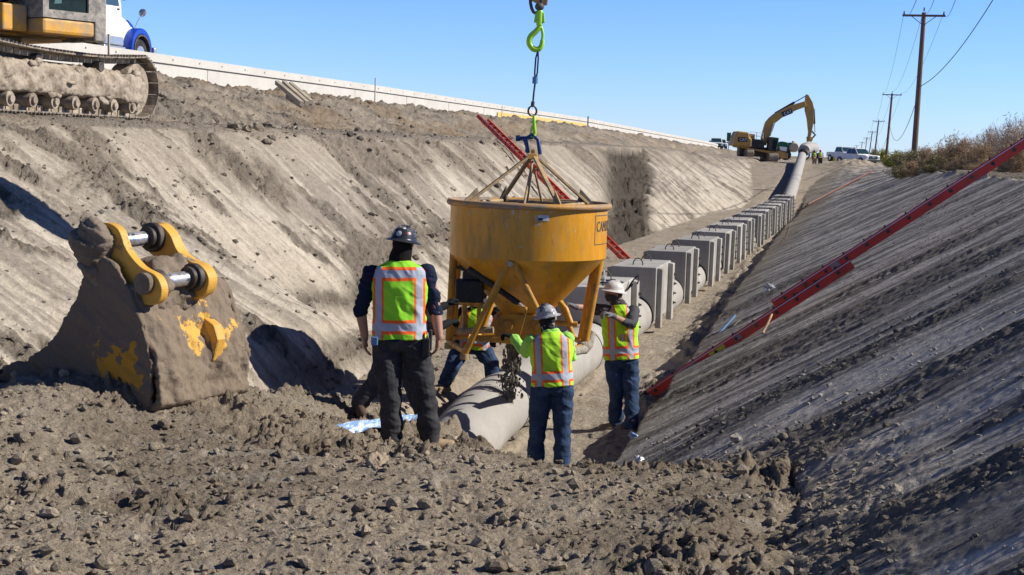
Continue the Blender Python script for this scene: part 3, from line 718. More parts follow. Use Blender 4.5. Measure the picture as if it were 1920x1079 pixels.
mb = MB(); mb.cyl((-0.60, -0.42, hz(1.99)), (-0.08, -0.62, hz(1.67)), 0.032, 14); mb.cyl((-0.62, -0.41, hz(2.0)), (-0.50, -0.45, hz(1.93)), 0.045, 14); mb.build('hydraulic_cylinder', M['black'], hop, True)
mb = MB(); mb.cyl((-0.08, -0.62, hz(1.67)), (-0.005, -0.65, hz(1.62)), 0.016, 10); mb.build('cylinder_rod', M['steel'], hop, True)
mb = MB(); mb.beam((0.0, -0.655, hz(1.62)), (-0.07, -0.62, hz(1.33)), 0.018, 0.05, up=(0, 1, 0)); mb.beam((0.0, -0.66, hz(1.63)), (-0.22, -0.56, hz(1.68)), 0.018, 0.05, up=(0, 1, 0)); mb.build('gate_arm', M['leg'], hop, False, None, .004)
mb = MB()
gate = [(-0.34, 1.30), (-0.36, 1.42), (-0.24, 1.52), (0.22, 1.52), (0.34, 1.42), (0.32, 1.30), (0.16, 1.22), (-0.16, 1.22)]
for y in (-0.30, 0.26): mb.prism(gate, lambda p, y=y: (p[0], y, hz(p[1])), lambda p, y=y: (p[0], y+0.035, hz(p[1])))
mb.cyl((-0.2, -0.31, hz(1.40)), (-0.2, -0.36, hz(1.40)), 0.06, 16); mb.cyl((0.16, -0.31, hz(1.40)), (0.16, -0.36, hz(1.40)), 0.06, 16)
mb.box((-0.33, -0.02, hz(1.38)), (0.03, 0.5, 0.14)); mb.box((0.31, -0.02, hz(1.38)), (0.03, 0.5, 0.14))
mb.build('gate_housing', M['leg'], hop, False, None, .006)
mb = MB(); mb.tube([(-0.80, -0.02, hz(2.0)), (-0.77, 0, hz(1.98)), (-0.66, -0.2, hz(1.97))], 0.02, 8); mb.tube([(-0.76, -.05, hz(2.1)), (-0.70, -.2, hz(1.97)), (-0.62, -.3, hz(1.98))], 0.014, 8); mb.build('hose', M['black'], hop, True)
# right hand side grab handles held by the workers
mb = MB(); mb.tube([(0.36, -0.28, hz(1.66)), (0.42, -0.34, hz(1.60)), (0.48, -0.36, hz(1.45))], 0.032, 10); mb.cyl((0.20, -0.32, hz(1.45)), (0.55, -0.36, hz(1.44)), 0.03, 10); mb.build('grab_handle', M['leg'], hop, True)
# drum details
def on_drum(vs, a0, z0, lift=0.003):
    out = []
    for v in vs:
        a = a0 + v.x/(RD)
        r_ = RD+lift+v.z
        out.append((r_*math.cos(a), r_*math.sin(a), hz(z0)+v.y))
    return out
mb = MB(); vs, fs = text_mesh('CAMLEVER', 0.125, 0.0015); mb.add(on_drum([Vector((v.x*0.9, v.y*1.25, v.z)) for v in vs], R(-33.5), 2.44), fs); mb.build('lettering', M['joint'], hop)
mb = MB()
def strip(a0, a1, z0, z1, n=14):
    vs = []; fs = []
    for i in range(n+1):
        a = a0+(a1-a0)*i/n
        for z in (z0, z1): vs.append(((RD+0.0035)*math.cos(a), (RD+0.0035)*math.sin(a), hz(z)))
    for i in range(n): fs.append((2*i, 2*i+2, 2*i+3, 2*i+1))
    return vs, fs
for q in ((R(-35.5), R(22), 2.605, 2.613), (R(-35.5), R(22), 2.30, 2.308), (R(-35.5), R(-35.0), 2.30, 2.61), (R(21.5), R(22), 2.30, 2.61)):
    mb.add(*strip(*q))
mb.build('lettering_frame', M['joint'], hop)
M['sticker'] = paint('white_sticker', (0.55, 0.57, 0.58), 0.5, bump=0)
mb = MB(); mb.add(*strip(R(-84.5), R(-76.5), 2.555, 2.615)); st = mb.build('sticker', M['sticker'], hop)
mb = MB(); mb.add(*strip(R(-84.2), R(-81), 2.5575, 2.585)); [0]; b_ = mb.build('sticker_mark', M['blue'], st)
b_.scale = (1.003, 1.003, 1)
M['scuff'] = paint('scraped_paint', (0.50, 0.42, 0.30), 0.7, bump=0.2)
mb = MB(); mb.cyl((-0.185, -0.802, hz(2.10)), (-0.185, -0.84, hz(2.10)), 0.03, 12)
for s in (-1, 1): mb.box((-0.18+s*0.03, -0.795, hz(2.12)), (0.05, 0.04, 0.06))
mb.build('brace_lug', M['scuff'], hop)
# bail
ap = (0.02, 0, hz(3.23))
for k, a in enumerate((205, 115, 295, 25)):
    rr = 0.72; x, y = rr*math.cos(R(a)), rr*math.sin(R(a))
    mb = MB(); mb.beam((ap[0]+0.05*math.cos(R(a)), 0.05*math.sin(R(a)), hz(3.20)), (x, y, hz(2.70)), 0.045, 0.028, up=(math.cos(R(a)), math.sin(R(a)), 1)); mb.build('bail_leg', M['bail'], hop, False, None, .003)
    mb = MB(); q = [(rr-0.14, 2.70), (rr+0.07, 2.70), (rr-0.10, 2.86)]
    c_, s_ = math.cos(R(a)), math.sin(R(a))
    mb.prism(q, lambda p: (p[0]*c_-0.008*s_, p[0]*s_+0.008*c_, hz(p[1])), lambda p: (p[0]*c_+0.008*s_, p[0]*s_-0.008*c_, hz(p[1]))); mb.build('gusset', M['dsteel'] if k in (1, 3) else M['bail'], hop)
mb = MB()
P4 = [(0.66*math.cos(R(a)), 0.66*math.sin(R(a))) for a in (205, 115, 25, 295)]
for i in range(4):
    a, b = P4[i], P4[(i+1) % 4]; mb.cyl((a[0], a[1], hz(2.70)), (b[0], b[1], hz(2.70)), 0.02, 10)
mb.build('cross_bar', M['bail'], hop, True)
for x, y in ((-0.06, -0.5), (0.14, 0.42), (-0.02, 0.40)):
    mb = MB(); mb.cyl((ap[0], 0, hz(3.15)), (x, y, hz(2.71)), 0.014, 8); mb.build('bail_brace', M['bail'], hop, True)
mb = MB(); mb.box((ap[0], 0, hz(3.205)), (0.12, 0.10, 0.06), None, 0.75); mb.box((ap[0], 0, hz(3.25)), (0.05, 0.05, 0.06)); mb.build('bail_head', M['cat'], hop, False, None, .006)
# falling concrete
r = np.random.RandomState(9); mb = MB()
for i in range(420):
    t = r.rand(); z = 1.18-0.62*t**1.2
    sp = 0.03+0.035*t
    x, y = -0.13-0.02*t+r.normal(0, sp), -0.05+r.normal(0, sp)
    s = r.uniform(0.005, 0.018)*(1.2-0.4*t)
    mb.ball((x, y, z), (s, s*r.uniform(.7, 1), s*r.uniform(1.2, 2.6)), 6, 4)
for i in range(30):
    z = r.uniform(0.95, 1.2); s = r.uniform(0.02, 0.035); mb.ball((-0.12+r.normal(0, .025), -.05+r.normal(0, .025), z), (s, s, s*1.6), 7, 5)
M['wetc'] = paint('wet_concrete', (0.13, 0.12, 0.10), 0.35, var=0.3, bump=0.3)
o = mb.build('wet_concrete', M['wetc'], None, True); o.location = (HC.x, HC.y, 0); o.rotation_euler = (0, 0, YAW)
tag(o, 'lumps of wet grey concrete falling from the hopper onto the pipe', 'falling concrete', None, 'stuff')

# ------------------------------------------------------------------ rigging
def rig(name, label, cat, z): return thing(name, (HC.x, HC.y, z), YAW, label, cat)
zc = 3.28
t = rig('bow_shackle', 'dark blue bow shackle fixed to the top of the hopper bail', 'shackle', zc)
mb = MB(); mb.tube([(-0.075, 0, 0.13), (-0.075, 0, 0.10), (-0.045, 0, 0.02), (-0.05, 0, -0.03)], [.016, .02, .018, .018], 10); 
mb.tube([(-0.05+0.02, 0, -0.04), (-0.045, 0, 0.03), (-0.06, 0, 0.11), (0.0, 0, 0.16), (0.07, 0, 0.11), (0.085, 0, 0.02), (0.10, 0, -0.05)], 0.022, 10)
mb.build('bow', M['blue'], t, True)
mb = MB(); mb.cyl((-0.15, 0, 0.115), (0.02, 0, 0.13), 0.018, 12); mb.cyl((-0.17, 0, 0.113), (-0.12, 0, 0.118), 0.036, 6); mb.build('pin', M['blue'], t, True)
t = rig('green_rigging_hook', 'small lime green sling hook hooked into the blue shackle', 'hook', 3.40)
mb = MB(); mb.tube([(0.015, 0, 0.25), (0.02, 0, 0.19), (0.025, 0, 0.12), (0.035, 0, 0.06), (0.02, 0, 0.0), (-0.005, 0, 0.02), (-0.012, 0, 0.07)], [.012, .02, .022, .02, .02, .018, .01], 10); mb.box((0.02, 0, 0.175), (0.075, 0.02, 0.02)); mb.build('hook_body', M['lime'], t, True)
mb = MB(); mb.tube([(-0.01, 0, 0.07), (0.0, 0, 0.12), (0.02, 0, 0.16)], 0.008, 8); mb.build('latch', M['lime'], t, True)
t = rig('wire_rope_sling', 'thin black wire rope sling with looped eyes between the two green hooks', 'rope sling', 3.625)
t.scale = (1, 1, 0.60)
def loop(z0, z1, wd, n=16):
    return [(wd*math.sin(2*math.pi*k/n), 0, z0+(z1-z0)*(0.5-0.5*math.cos(2*math.pi*k/n))) for k in range(n+1)]
mb = MB(); mb.tube(loop(0.02, 0.20, 0.045), 0.011, 8, caps=False); mb.tube([(0, 0, 0.18), (0.01, 0, 0.45), (0.02, 0, 0.62)], 0.010, 8)
mb.tube([(0.02, 0, 0.60), (0.012, 0, 0.80), (0.018, 0, 1.05), (0.035, 0, 1.16)], 0.009, 8); mb.tube([(0.02, 0, 0.60), (0.04, 0, 0.8), (0.045, 0, 1.05), (0.04, 0, 1.16)], 0.009, 8)
mb.build('rope', M['wire'], t, True)
mb = MB(); mb.cyl((0, 0, 0.19), (0.003, 0, 0.28), 0.020, 12); mb.build('ferrule', M['dsteel'], t, True)
M['tagblue'] = paint('blue_tag', (0.10, 0.22, 0.42), 0.4, bump=0)
mb = MB(); mb.cyl((0.019, 0, 0.60), (0.02, 0, 0.72), 0.030, 12); mb.build('rope_tag', M['tagblue'], t, True)
t = rig('large_green_hook', 'large lime green self locking hook holding the rope sling', 'hook', 4.45)
mb = MB()
pts = [(0.045, 0, 0.20), (0.05, 0, 0.15), (0.02, 0, 0.10), (-0.045, 0, 0.03), (-0.055, 0, -0.04), (-0.015, 0, -0.095), (0.04, 0, -0.10), (0.075, 0, -0.06), (0.082, 0, 0.0)]
pts = catmull(pts, 5); n_ = len(pts)
mb.tube(pts, [0.022+0.010*math.sin(math.pi*k/n_) for k in range(n_)], 12); mb.build('hook_body', M['lime'], t, True)
mb = MB(); mb.tube(catmull([(0.082, 0, 0.0), (0.085, 0, 0.06), (0.07, 0, 0.12), (0.045, 0, 0.16)], 4), 0.017, 10); mb.build('latch', M['lime'], t, True)
mb = MB(); mb.box((0.045, 0, 0.235), (0.12, 0.05, 0.11), None, 0.8); mb.cyl((0.045, 0, 0.15), (0.045, 0, 0.31), 0.035, 14); mb.build('swivel', M['lime'], t, False, None, .008)
t = rig('steel_shackle', 'dark steel shackle joining the large green hook to the excavator stick', 'shackle', 4.80)
mb = MB(); mb.tube(loop(-0.07, 0.28, 0.062), 0.018, 10, caps=False); mb.ball((0.04, 0, -0.0), (0.05, 0.05, 0.045), 14, 8); mb.build('shackle_body', M['dsteel'], t, True)

# ------------------------------------------------------------------ digging bucket lying on the soil, near left
BW = Vector((0.28, 0.958, 0.0)).normalized()
BA = Vector((0.958, -0.28, 0.0))
B0 = dep(275, 768, 9.55)
def bpl(px, py, off=0.0):
    """2D (s,z) coordinates of a pixel on the bucket's side plane"""
    d = Vector(ray(px, py)); c = Vector((0, 0, CAMH)); p0 = B0+BW*off
    t_ = (p0-c).dot(BW)/d.dot(BW); p = c+d*t_ - p0
    return (p.dot(BA), p.z)
WID = 0.98
prof_out = [bpl(*p) for p in [(163, 470), (212, 492), (238, 535), (256, 585), (272, 635), (283, 685), (284, 730), (276, 772)]]     # convex back side, top to bottom
prof_in = [bpl(*p) for p in [(150, 760), (60, 735), (-5, 712), (8, 690), (60, 668), (100, 630), (128, 585), (146, 540), (158, 500)]]  # mouth side from lip up
bk = thing('excavator_bucket', B0, 0, 'mud caked yellow digging bucket lying on the loose soil with its pins on top', 'bucket')
def P3(p, o): return BA*p[0]+BW*o+Vector((0, 0, p[1]))
prof_far = [bpl(170, 548), bpl(205, 552)]+prof_out[2:]+prof_in[:7]
for o_ in (0.0, WID-0.04):
    mb = MB(); mb.prism(prof_out+prof_in if o_ == 0 else prof_far, lambda p: P3(p, o_), lambda p: P3(p, o_+0.05)); sp_ = mb.build('side_plate', M['bucket_yel'], bk, True); remesh(sp_, .014, 1); lumpy(sp_, .030, 5, 21); lumpy(sp_, .014, 17, 22)
# back shell following the convex edge
def grid(mb, A, B, n, jit=0.0, thick=0.04):
    pass
sh = catmull([(p[0], 0, p[1]) for p in [bpl(190, 556), bpl(222, 548)]+prof_out[2:]]+[(prof_in[0][0], 0, prof_in[0][1]-0.02), (prof_in[1][0], 0, prof_in[1][1])], 12)
mb = MB(); nw = 70; vs = []; fs = []
for i, p in enumerate(sh):
    for j in range(nw+1):
        o_ = 0.03+(WID-0.06)*j/nw
        q = P3((p.x, p.z), o_)
        h = 0.075*float(pf(np.array([p.z*2.6+i*0.02]), np.array([o_*3.]), 4, 7)[0])+0.032*float(pf(np.array([p.z*8.]), np.array([o_*8.]), 4, 8, .65)[0])
        q = q+BA*(h+0.02)+Vector((0, 0, h*0.3)); vs.append(q)
for i in range(len(sh)-1):
    for j in range(nw): fs.append((i*(nw+1)+j, i*(nw+1)+j+1, (i+1)*(nw+1)+j+1, (i+1)*(nw+1)+j))
mb.add(vs, fs); shell = mb.build('back_shell', M['shellmud'], bk, True)
so_ = shell.modifiers.new('thickness', 'SOLIDIFY'); so_.thickness = 0.05
# top cap plates and mud
tp = [bpl(163, 470), bpl(212, 492)]
mb = MB(); 
for i, (px, py, o_, s_) in enumerate([(185, 505, .08, .10), (205, 530, .14, .12), (300, 520, .42, .13), (330, 510, .55, .12), (255, 620, .2, .06), (300, 640, .42, .06), (330, 600, .6, .05), (250, 700, .3, .07)]):
    a_, z_ = bpl(px, py, o_); q = P3((a_-0.03, z_), o_)
    mb.ball(q, (s_, s_*1.2, s_*.9), 18, 12)
mudo = mb.build('caked_mud', M['mudcake'], bk, True); remesh(mudo, .02, 3); lumpy(mudo, 0.05, 9, 3); lumpy(mudo, 0.02, 30, 4)
mb = MB(); 
q = bpl(240, 545)
mb.prism([(q[0]-0.22, q[1]-0.10), (q[0]-0.20, q[1]+0.16), (q[0]+0.02, q[1]+0.20), (q[0]+0.10, q[1]+0.02), (q[0]+0.06, q[1]-0.16)], lambda p: P3(p, 0.20), lambda p: P3(p, 0.58)); hb = mb.build('hinge_block', M['mudcake'], bk, True); remesh(hb, .02, 1); lumpy(hb, .06, 8, 4)
# ears, bosses and pins
def ear(o_, w_, pts, name='ear_plate', m=None, hollow=True):
    mb = MB(); P = [bpl(px, py, o_) for px, py in pts]
    P = [(p.x, p.z) for p in catmull([(a, 0, b) for a, b in P]+[(P[0][0], 0, P[0][1])], 5)[:-1]]
    mb.prism(P, lambda p: P3(p, o_), lambda p: P3(p, o_+w_)); return mb.build(name, m or M['ear_yel'], bk, False, None, .008)
near_ear = [(176, 424), (200, 418), (222, 432), (236, 468), (262, 500), (290, 516), (302, 538), (300, 560), (286, 572), (262, 568), (240, 545), (215, 510), (185, 492), (166, 468), (166, 440)]
o1 = 0.08
ear(o1, 0.07, near_ear)
far_ear = [(x+103, y-16) for x, y in near_ear]
o2 = 0.54
fe = [(282, 420), (300, 422), (318, 440), (332, 470), (352, 488), (378, 500), (391, 522), (386, 548), (368, 562), (350, 556), (330, 545), (312, 520), (296, 490), (276, 470), (268, 442)]
ear(o2, 0.07, fe)
ear(o2+0.16, 0.05, [(x+8, y-2) for x, y in fe])
def boss(px, py, o_, w0, w1, r_, m, name='pin_boss'):
    a_, z_ = bpl(px, py, o_); mb = MB(); mb.cyl(P3((a_, z_), w0), P3((a_, z_), w1), r_, 28); return mb.build(name, m, bk, True)
aU, zU = bpl(190, 455, o1); aL, zL = bpl(275, 532, o1)
def cylat(a_, z_, w0, w1, r_, m, name, seg=28, lump=0, bev=0.006):
    mb = MB(); mb.cyl(P3((a_, z_), w0), P3((a_, z_), w1), r_, seg); o = mb.build(name, m, bk, True, None, bev); 
    return o
aU2, zU2 = bpl(290, 445, o2); aL2, zL2 = bpl(366, 520, o2)
def pin(a0, z0, w0, a1, z1, w1, r_, m, name):
    mb = MB(); mb.cyl(P3((a0, z0), w0), P3((a1, z1), w1), r_, 28); return mb.build(name, m, bk, True, None, .004)
pin(aU, zU, o1-0.02, aU2, zU2, o2+0.05, 0.052, M['steel'], 'pin')
pin(aL, zL, o1-0.02, aL2, zL2, o2+0.05, 0.052, M['steel'], 'pin')
for (a_, z_, w0, w1, r_) in ((aU, zU, o1-0.10, o1+0.03, .125), (aL, zL, o1-0.05, o1+0.0, .075), (aL, zL, o1+0.07, o1+0.12, .09), (aU2, zU2, o2-0.05, o2+0.0, .105), (aL2, zL2, o2-0.05, o2+0.0, .10), (aU2, zU2, o2-0.09, o2-0.05, .078), (aL2, zL2, o2-0.09, o2-0.05, .078)):
    nm = M['mudcake'] if (w1 <= o1+0.04) else M['dsteel']
    cylat(a_, z_, w0, w1, r_, nm, 'pin_boss')
mb = MB(); mb.ball(P3((aU-0.02, zU), o1-0.07), (0.15, 0.10, 0.155), 26, 18); mm0 = mb.build('mud_lump', M['mudcake'], bk, True); remesh(mm0, .015, 2); lumpy(mm0, 0.05, 11, 9); lumpy(mm0, 0.02, 33, 4)
mb = MB(); mb.ball(P3((aL+.01, zL-.02), o1+.09), (0.10, .07, .10), 20, 14); mm_ = mb.build('mud_lump', M['mudcake'], bk, True); remesh(mm_, .015, 2); lumpy(mm_, 0.04, 11, 9); lumpy(mm_, 0.015, 33, 4)
# lifting eye on the shell
a_, z_ = bpl(372, 632, 0.72)
a_, z_ = bpl(362, 632, 0.60)
ex = P3((a_, z_), 0.60)+BA*0.09
pts2 = [(-0.16, 0.13), (-0.02, 0.16), (0.10, 0.10), (0.14, 0.0), (0.10, -0.15), (0.04, -0.22), (0.02, -0.12), (-0.02, -0.04), (-0.16, -0.02)]
mb = MB(); mb.prism(pts2, lambda p: ex+BA*p[0]*1.0+Vector((0, 0, p[1])), lambda p: ex+BA*p[0]+Vector((0, 0, p[1]))+BW*0.09); mb.build('lifting_eye', M['ear_yel'], bk, False, None, .015)
def bare_patch(m, c, rad, col):
    nt = m.node_tree; L = nt.links; b = nt.nodes['Principled BSDF']; src = b.inputs['Base Color'].links[0].from_socket
    tc = N(nt, 'ShaderNodeTexCoord'); vm = N(nt, 'ShaderNodeVectorMath', operation='DISTANCE'); L.new(tc.outputs['Object'], vm.inputs[0]); vm.inputs[1].default_value = c
    n = N(nt, 'ShaderNodeTexNoise', Scale=5.0, Detail=6.0, Roughness=0.6); L.new(tc.outputs['Object'], n.inputs['Vector'])
    ad = N(nt, 'ShaderNodeMath', operation='MULTIPLY_ADD'); ad.inputs[1].default_value = -0.9; L.new(n.outputs[0], ad.inputs[0]); L.new(vm.outputs['Value'], ad.inputs[2])
    mr = N(nt, 'ShaderNodeMapRange'); mr.inputs['From Min'].default_value = rad-0.45+0.01; mr.inputs['From Max'].default_value = rad-0.45-0.01; L.new(ad.outputs[0], mr.inputs[0])
    mx = N(nt, 'ShaderNodeMix', data_type='RGBA'); L.new(mr.outputs[0], mx.inputs['Factor']); L.new(src, mx.inputs['A']); mx.inputs['B'].default_value = (*col, 1); L.new(mx.outputs['Result'], b.inputs['Base Color'])
bare_patch(M['shellmud'], tuple(ex+Vector((-.02, 0, .06))), 0.17, (0.62, 0.36, 0.08))
pc_ = bpl(225, 705); bare_patch(M['bucket_yel'], tuple(P3(pc_, 0.0)), 0.19, (0.50, 0.26, 0.03))
# lip plate and teeth at the mouth, low on the left
lp0 = bpl(0, 700, 0); 
mb = MB()
for k in range(2): pass
q0 = prof_in[2]; 
mb.prism([(q0[0]-0.14, q0[1]+0.0), (q0[0]+0.25, q0[1]+0.03), (q0[0]+0.25, q0[1]-0.04), (q0[0]-0.14, q0[1]-0.02)], lambda p: P3(p, 0), lambda p: P3(p, WID)); mb.build('lip_plate', M['bucket_yel'], bk, False, None, .006)
for k in range(5):
    w0 = 0.06+k*(WID-0.12-0.12)/4
    mb = MB(); mb.prism([(q0[0]-0.36, q0[1]+0.0), (q0[0]-0.10, q0[1]+0.05), (q0[0]-0.10, q0[1]-0.06)], lambda p: P3(p, w0), lambda p: P3(p, w0+0.12)); mb.build('tooth', M['dsteel'], bk, False, None, .006)
# ------------------------------------------------------------------ highway barrier, road
ypath = list(np.arange(6, 62, 6.1))+list(np.arange(62, 330, 8.0))
def wx(Y): return -22.0-0.0*Y-8.0*float(ss(190, 330, Y))
wall = thing('concrete_barrier', (-22, 20, 5), 0, 'long pale concrete barrier wall along the road above the left bank', 'barrier wall')
def extr(prof, y0, y1, step=4.0):
    """extrude profile [(dx, dz from wall top)] along the wall path"""
    ys_ = np.arange(y0, y1+step, step); vs = []; fs = []; n = len(prof)
    for Y in ys_:
        wt = float(wall_top(Y)); x = wx(Y)
        for dx, dz in prof: vs.append((x+dx, Y, wt+dz))
    for i in range(len(ys_)-1):
        for k in range(n): fs.append((i*n+k, i*n+(k+1) % n, (i+1)*n+(k+1) % n, (i+1)*n+k))
    fs.append(tuple(range(n-1, -1, -1))); fs.append(tuple(range((len(ys_)-1)*n, len(ys_)*n)))
    return vs, fs
mb = MB(); mb.add(*extr([(-0.05, -0.30), (-0.05, -2.2), (-0.42, -2.2), (-0.42, -0.30)], 6, 330)); mb.build('wall_panel', M['barrier'], wall, False, wall.location)
mb = MB(); mb.add(*extr([(0.0, 0), (0.0, -0.27), (-0.46, -0.27), (-0.40, 0)], 6, 330)); mb.build('coping', M['barrier'], wall, False, wall.location)
mb = MB(); mb.add(*extr([(-0.02, -0.272), (-0.02, -0.298), (-0.40, -0.298), (-0.40, -0.272)], 6, 330)); mb.build('coping_joint', M['joint'], wall, False, wall.location)  # dark joint line between coping and panel
mb = MB()
for Y in np.arange(9, 300, 7.2): 
    wt = float(wall_top(Y)); mb.box((wx(Y)-0.046, Y, wt-1.2), (0.012, 0.03, 1.8))
mb.build('panel_joint', M['trackframe'], wall, False, wall.location)
mb = MB()
for k, Y in enumerate(np.arange(10, 200, 3.6)):
    wt = float(wall_top(Y)); 
    for dy in (0, 1.9): mb.box((wx(Y+dy)+0.002, Y+dy, wt-0.13), (0.02, 0.05, 0.05))
mb.build('bolt_holes', M['joint'], wall, False, wall.location)['kind'] = 'stuff'
vs, fs = extr([(-0.6, -0.98), (-14, -0.95), (-14, -1.3), (-0.6, -1.3)], 2, 330, 6.0)
mb = MB(); mb.add(vs, fs); M['asphalt'] = paint('asphalt', (0.055, 0.055, 0.055), 0.9, bump=0.3)
road = mb.build('road', M['asphalt']); road['kind'] = 'structure'

def post(name, px, py0, py1, x, wd, m, label, cat):
    d = ray(px, py1); t = x/d[0]; b = Vector((x, d[1]*t, CAMH+d[2]*t)); d2 = ray(px, py0); top = Vector((x, b.y, CAMH+d2[2]*(b.y/d2[1])))
    mb = MB(); mb.box((0, 0, (top.z-b.z)/2-0.15), (wd, wd, top.z-b.z+0.3)); mb.box((0, 0, top.z-b.z+0.012), (wd*1.15, wd*1.15, 0.03))
    o = mb.build(name, m); o.location = b; return tag(o, label, cat)
post('survey_stake', 703, 148, 190, -21.0, 0.045, M['barrier'], 'thin white stake standing before the barrier, between the boards and the hook', 'stake')
post('marker_post', 1102, 219, 240, -20.6, 0.075, M['green'], 'short dark green marker post in front of the barrier, right of the hook rope', 'post')
post('wooden_stake', 204, 66, 98, -20.8, 0.05, M['plank'], 'light wooden stake in front of the blue and white truck', 'stake')
post('lath_stake', 941, 200, 216, -20.6, 0.03, M['plank'], 'thin lath stake poking up by the barrier left of the rope', 'stake')
# yellow parapet segment in the distance
mb = MB(); mb.add(*extr([(0.01, -0.45), (0.01, -1.0), (0.004, -1.0), (0.004, -0.45)], 84, 112)); M['yelband'] = paint('yellow_band', (0.62, 0.45, 0.16), 0.8, bump=0)
mb.build('yellow_band', M['yelband'], wall, False, wall.location)

# boards on the berm
bt = thing('board_pile', (-14.5, 34, 0), 0, 'few pale boards leaning together on the dirt berm, pointing up to the left', 'boards')
pA = [dep(519, 155, 33.5), dep(532, 155, 34), dep(545, 158, 34.5)]; pB = [dep(566, 193, 32), dep(576, 192, 32.5), dep(584, 190, 33)]
for a, b in zip(pA, pB):
    mb = MB(); mb.beam(a, b+Vector((0, 0, -0.02)), 0.09, 0.10); mb.build('board', M['plank'], bt, False, bt.location)
mb = MB(); mb.beam(dep(548, 180, 33.5), dep(578, 198, 33), 0.35, 0.16); mb.build('support_block', M['trackframe'], bt, False, bt.location)
wb = MB(); wb.beam(dep(926, 284, 45), dep(953, 272, 46), 0.10, 0.10); o = wb.build('board', M['plank'], None, False, dep(926, 284, 45)); o.location = dep(926, 284, 45)
tag(o, 'single pale board sticking out of the left bank beside the red ladder top', 'board')

# ------------------------------------------------------------------ ladders
M['redworn'] = paint('ladder_red_worn', (0.74, 0.055, 0.028), 0.45, dirt=(0.45, 0.09, 0.06), dirt_amt=0.35, dscale=3, bump=0.05)
M['redtag'] = paint('faded_label', (0.36, 0.25, 0.24), 0.6, bump=0)
M['redshade'] = paint('ladder_red_shade_dirt', (0.26, 0.05, 0.04), 0.7, dirt=(0.24, 0.17, 0.12), dirt_amt=0.5, dscale=3, bump=0.05)  # far ladder: red darkened to carry the slope's shade, plus some dirt
M['yellowtag'] = paint('yellow_label', (0.70, 0.62, 0.05), 0.5, bump=0)
def ladder(A, B, label, wid=0.44, web=0.12, split=None, rung=0.305, group=None, sideup=(0, 0, 1), tags=False, wdir=None):
    A = Vector(A); B = Vector(B); d = (B-A).normalized(); L = (B-A).length
    W = (Vector(wdir) if wdir else Vector((0, 0, 1)).cross(d)); W = (W-d*W.dot(d)).normalized()
    if W.y < 0: W = -W
    U = d.cross(W); 
    if U.z < 0: U = -U
    t = thing('extension_ladder', A, 0, label, 'ladder', group)
    secs = [(0, L, 0)] if split is None else [(0, split[1]*L, 0.0), (split[0]*L, L, web*0.8)]
    for (s0, s1, lift) in secs:
        for side in (0, 1):
            c0 = d*s0+W*(wid*side)+U*lift; c1 = d*s1+W*(wid*side)+U*lift
            mb = MB(); x = W; Mx = Matrix((x, d, U)).transposed()
            cc = (c0+c1)/2
            mb.box(cc, (0.012, s1-s0, web), Mx)
            sg = 1 if side == 0 else -1
            for e in (-1, 1): mb.box(cc+U*(e*(web/2-0.005))+W*(0.018*sg), (0.036, s1-s0, 0.010), Mx)
            rl = mb.build('rail', M['redworn'] if web > 0.07 else M['redshade'], t)
            if side == 0:
                mb = MB(); mb.box(cc+U*(web/2-0.016)-W*0.008, (0.004, s1-s0, 0.008), Mx); mb.build('edge_strip', M['alu'], rl)
        n = int((s1-s0)/rung)
        for k in range(n):
            p = d*(s0+0.15+k*rung)+U*lift
            mc = MB(); rg = MB(); rg.cyl(p+W*0.0, p+W*wid, 0.014, 8); ro_ = rg.build('rung', M['alu'] if split else M['dsteel'], t, True)
            mc.cyl(p-W*0.014, p-W*0.004, 0.024, 12); 
            mc.box(p-W*0.02+U*(web/2+0.012), (0.02, 0.03, 0.03)); mc.build('rung_cap', M['dsteel'], ro_, True)
    if tags:
        for s_, ln, m in ((0.10, 0.30, M['redtag']), (0.175, 0.22, M['yellowtag']), (0.225, 0.10, M['redtag']), (0.47, 0.12, M['redtag'])):
            lift = 0 if s_ < split[0] else web*0.8
            mb = MB(); Mx = Matrix((W, d, U)).transposed(); mb.box(d*(s_*L)+U*lift-W*0.009, (0.004, ln, web*0.5), Mx); mb.build('label_sticker', m, t)
    for side in (0, 1):
        mb = MB(); Mx = Matrix((W, d, U)).transposed(); mb.box(d*(-0.03)+W*(wid*side), (0.06, 0.14, web*1.0), Mx); mb.build('foot', M['black'], t)
    return t
LA = Vector((-2.62, 17.95, 0.16)); LB = dep(2000, 236, 17.6)
ladder(LA, LB, 'red extension ladder with yellow sticker lying up the right slope', split=(0.325, 0.50), web=0.125, tags=True, wdir=(0.05, 1, 0))
dd = ray(895, 217); tt = -12.1/dd[0]; LT = Vector((-12.1, dd[1]*tt, CAMH+dd[2]*tt)); 
ladder((-5.75, 36.9, 0.1), LT, 'red ladder running up the left bank behind the hopper', web=0.12, wid=0.42, wdir=(0.1, 1, 0))
M['redworn'].name
ladder((-3.0, 76.5, 0.80), dep(1638, 319, 90), 'far red ladder lying on the right slope below the white pickup', web=0.06, wid=0.16, wdir=(0.1, 1, 0))

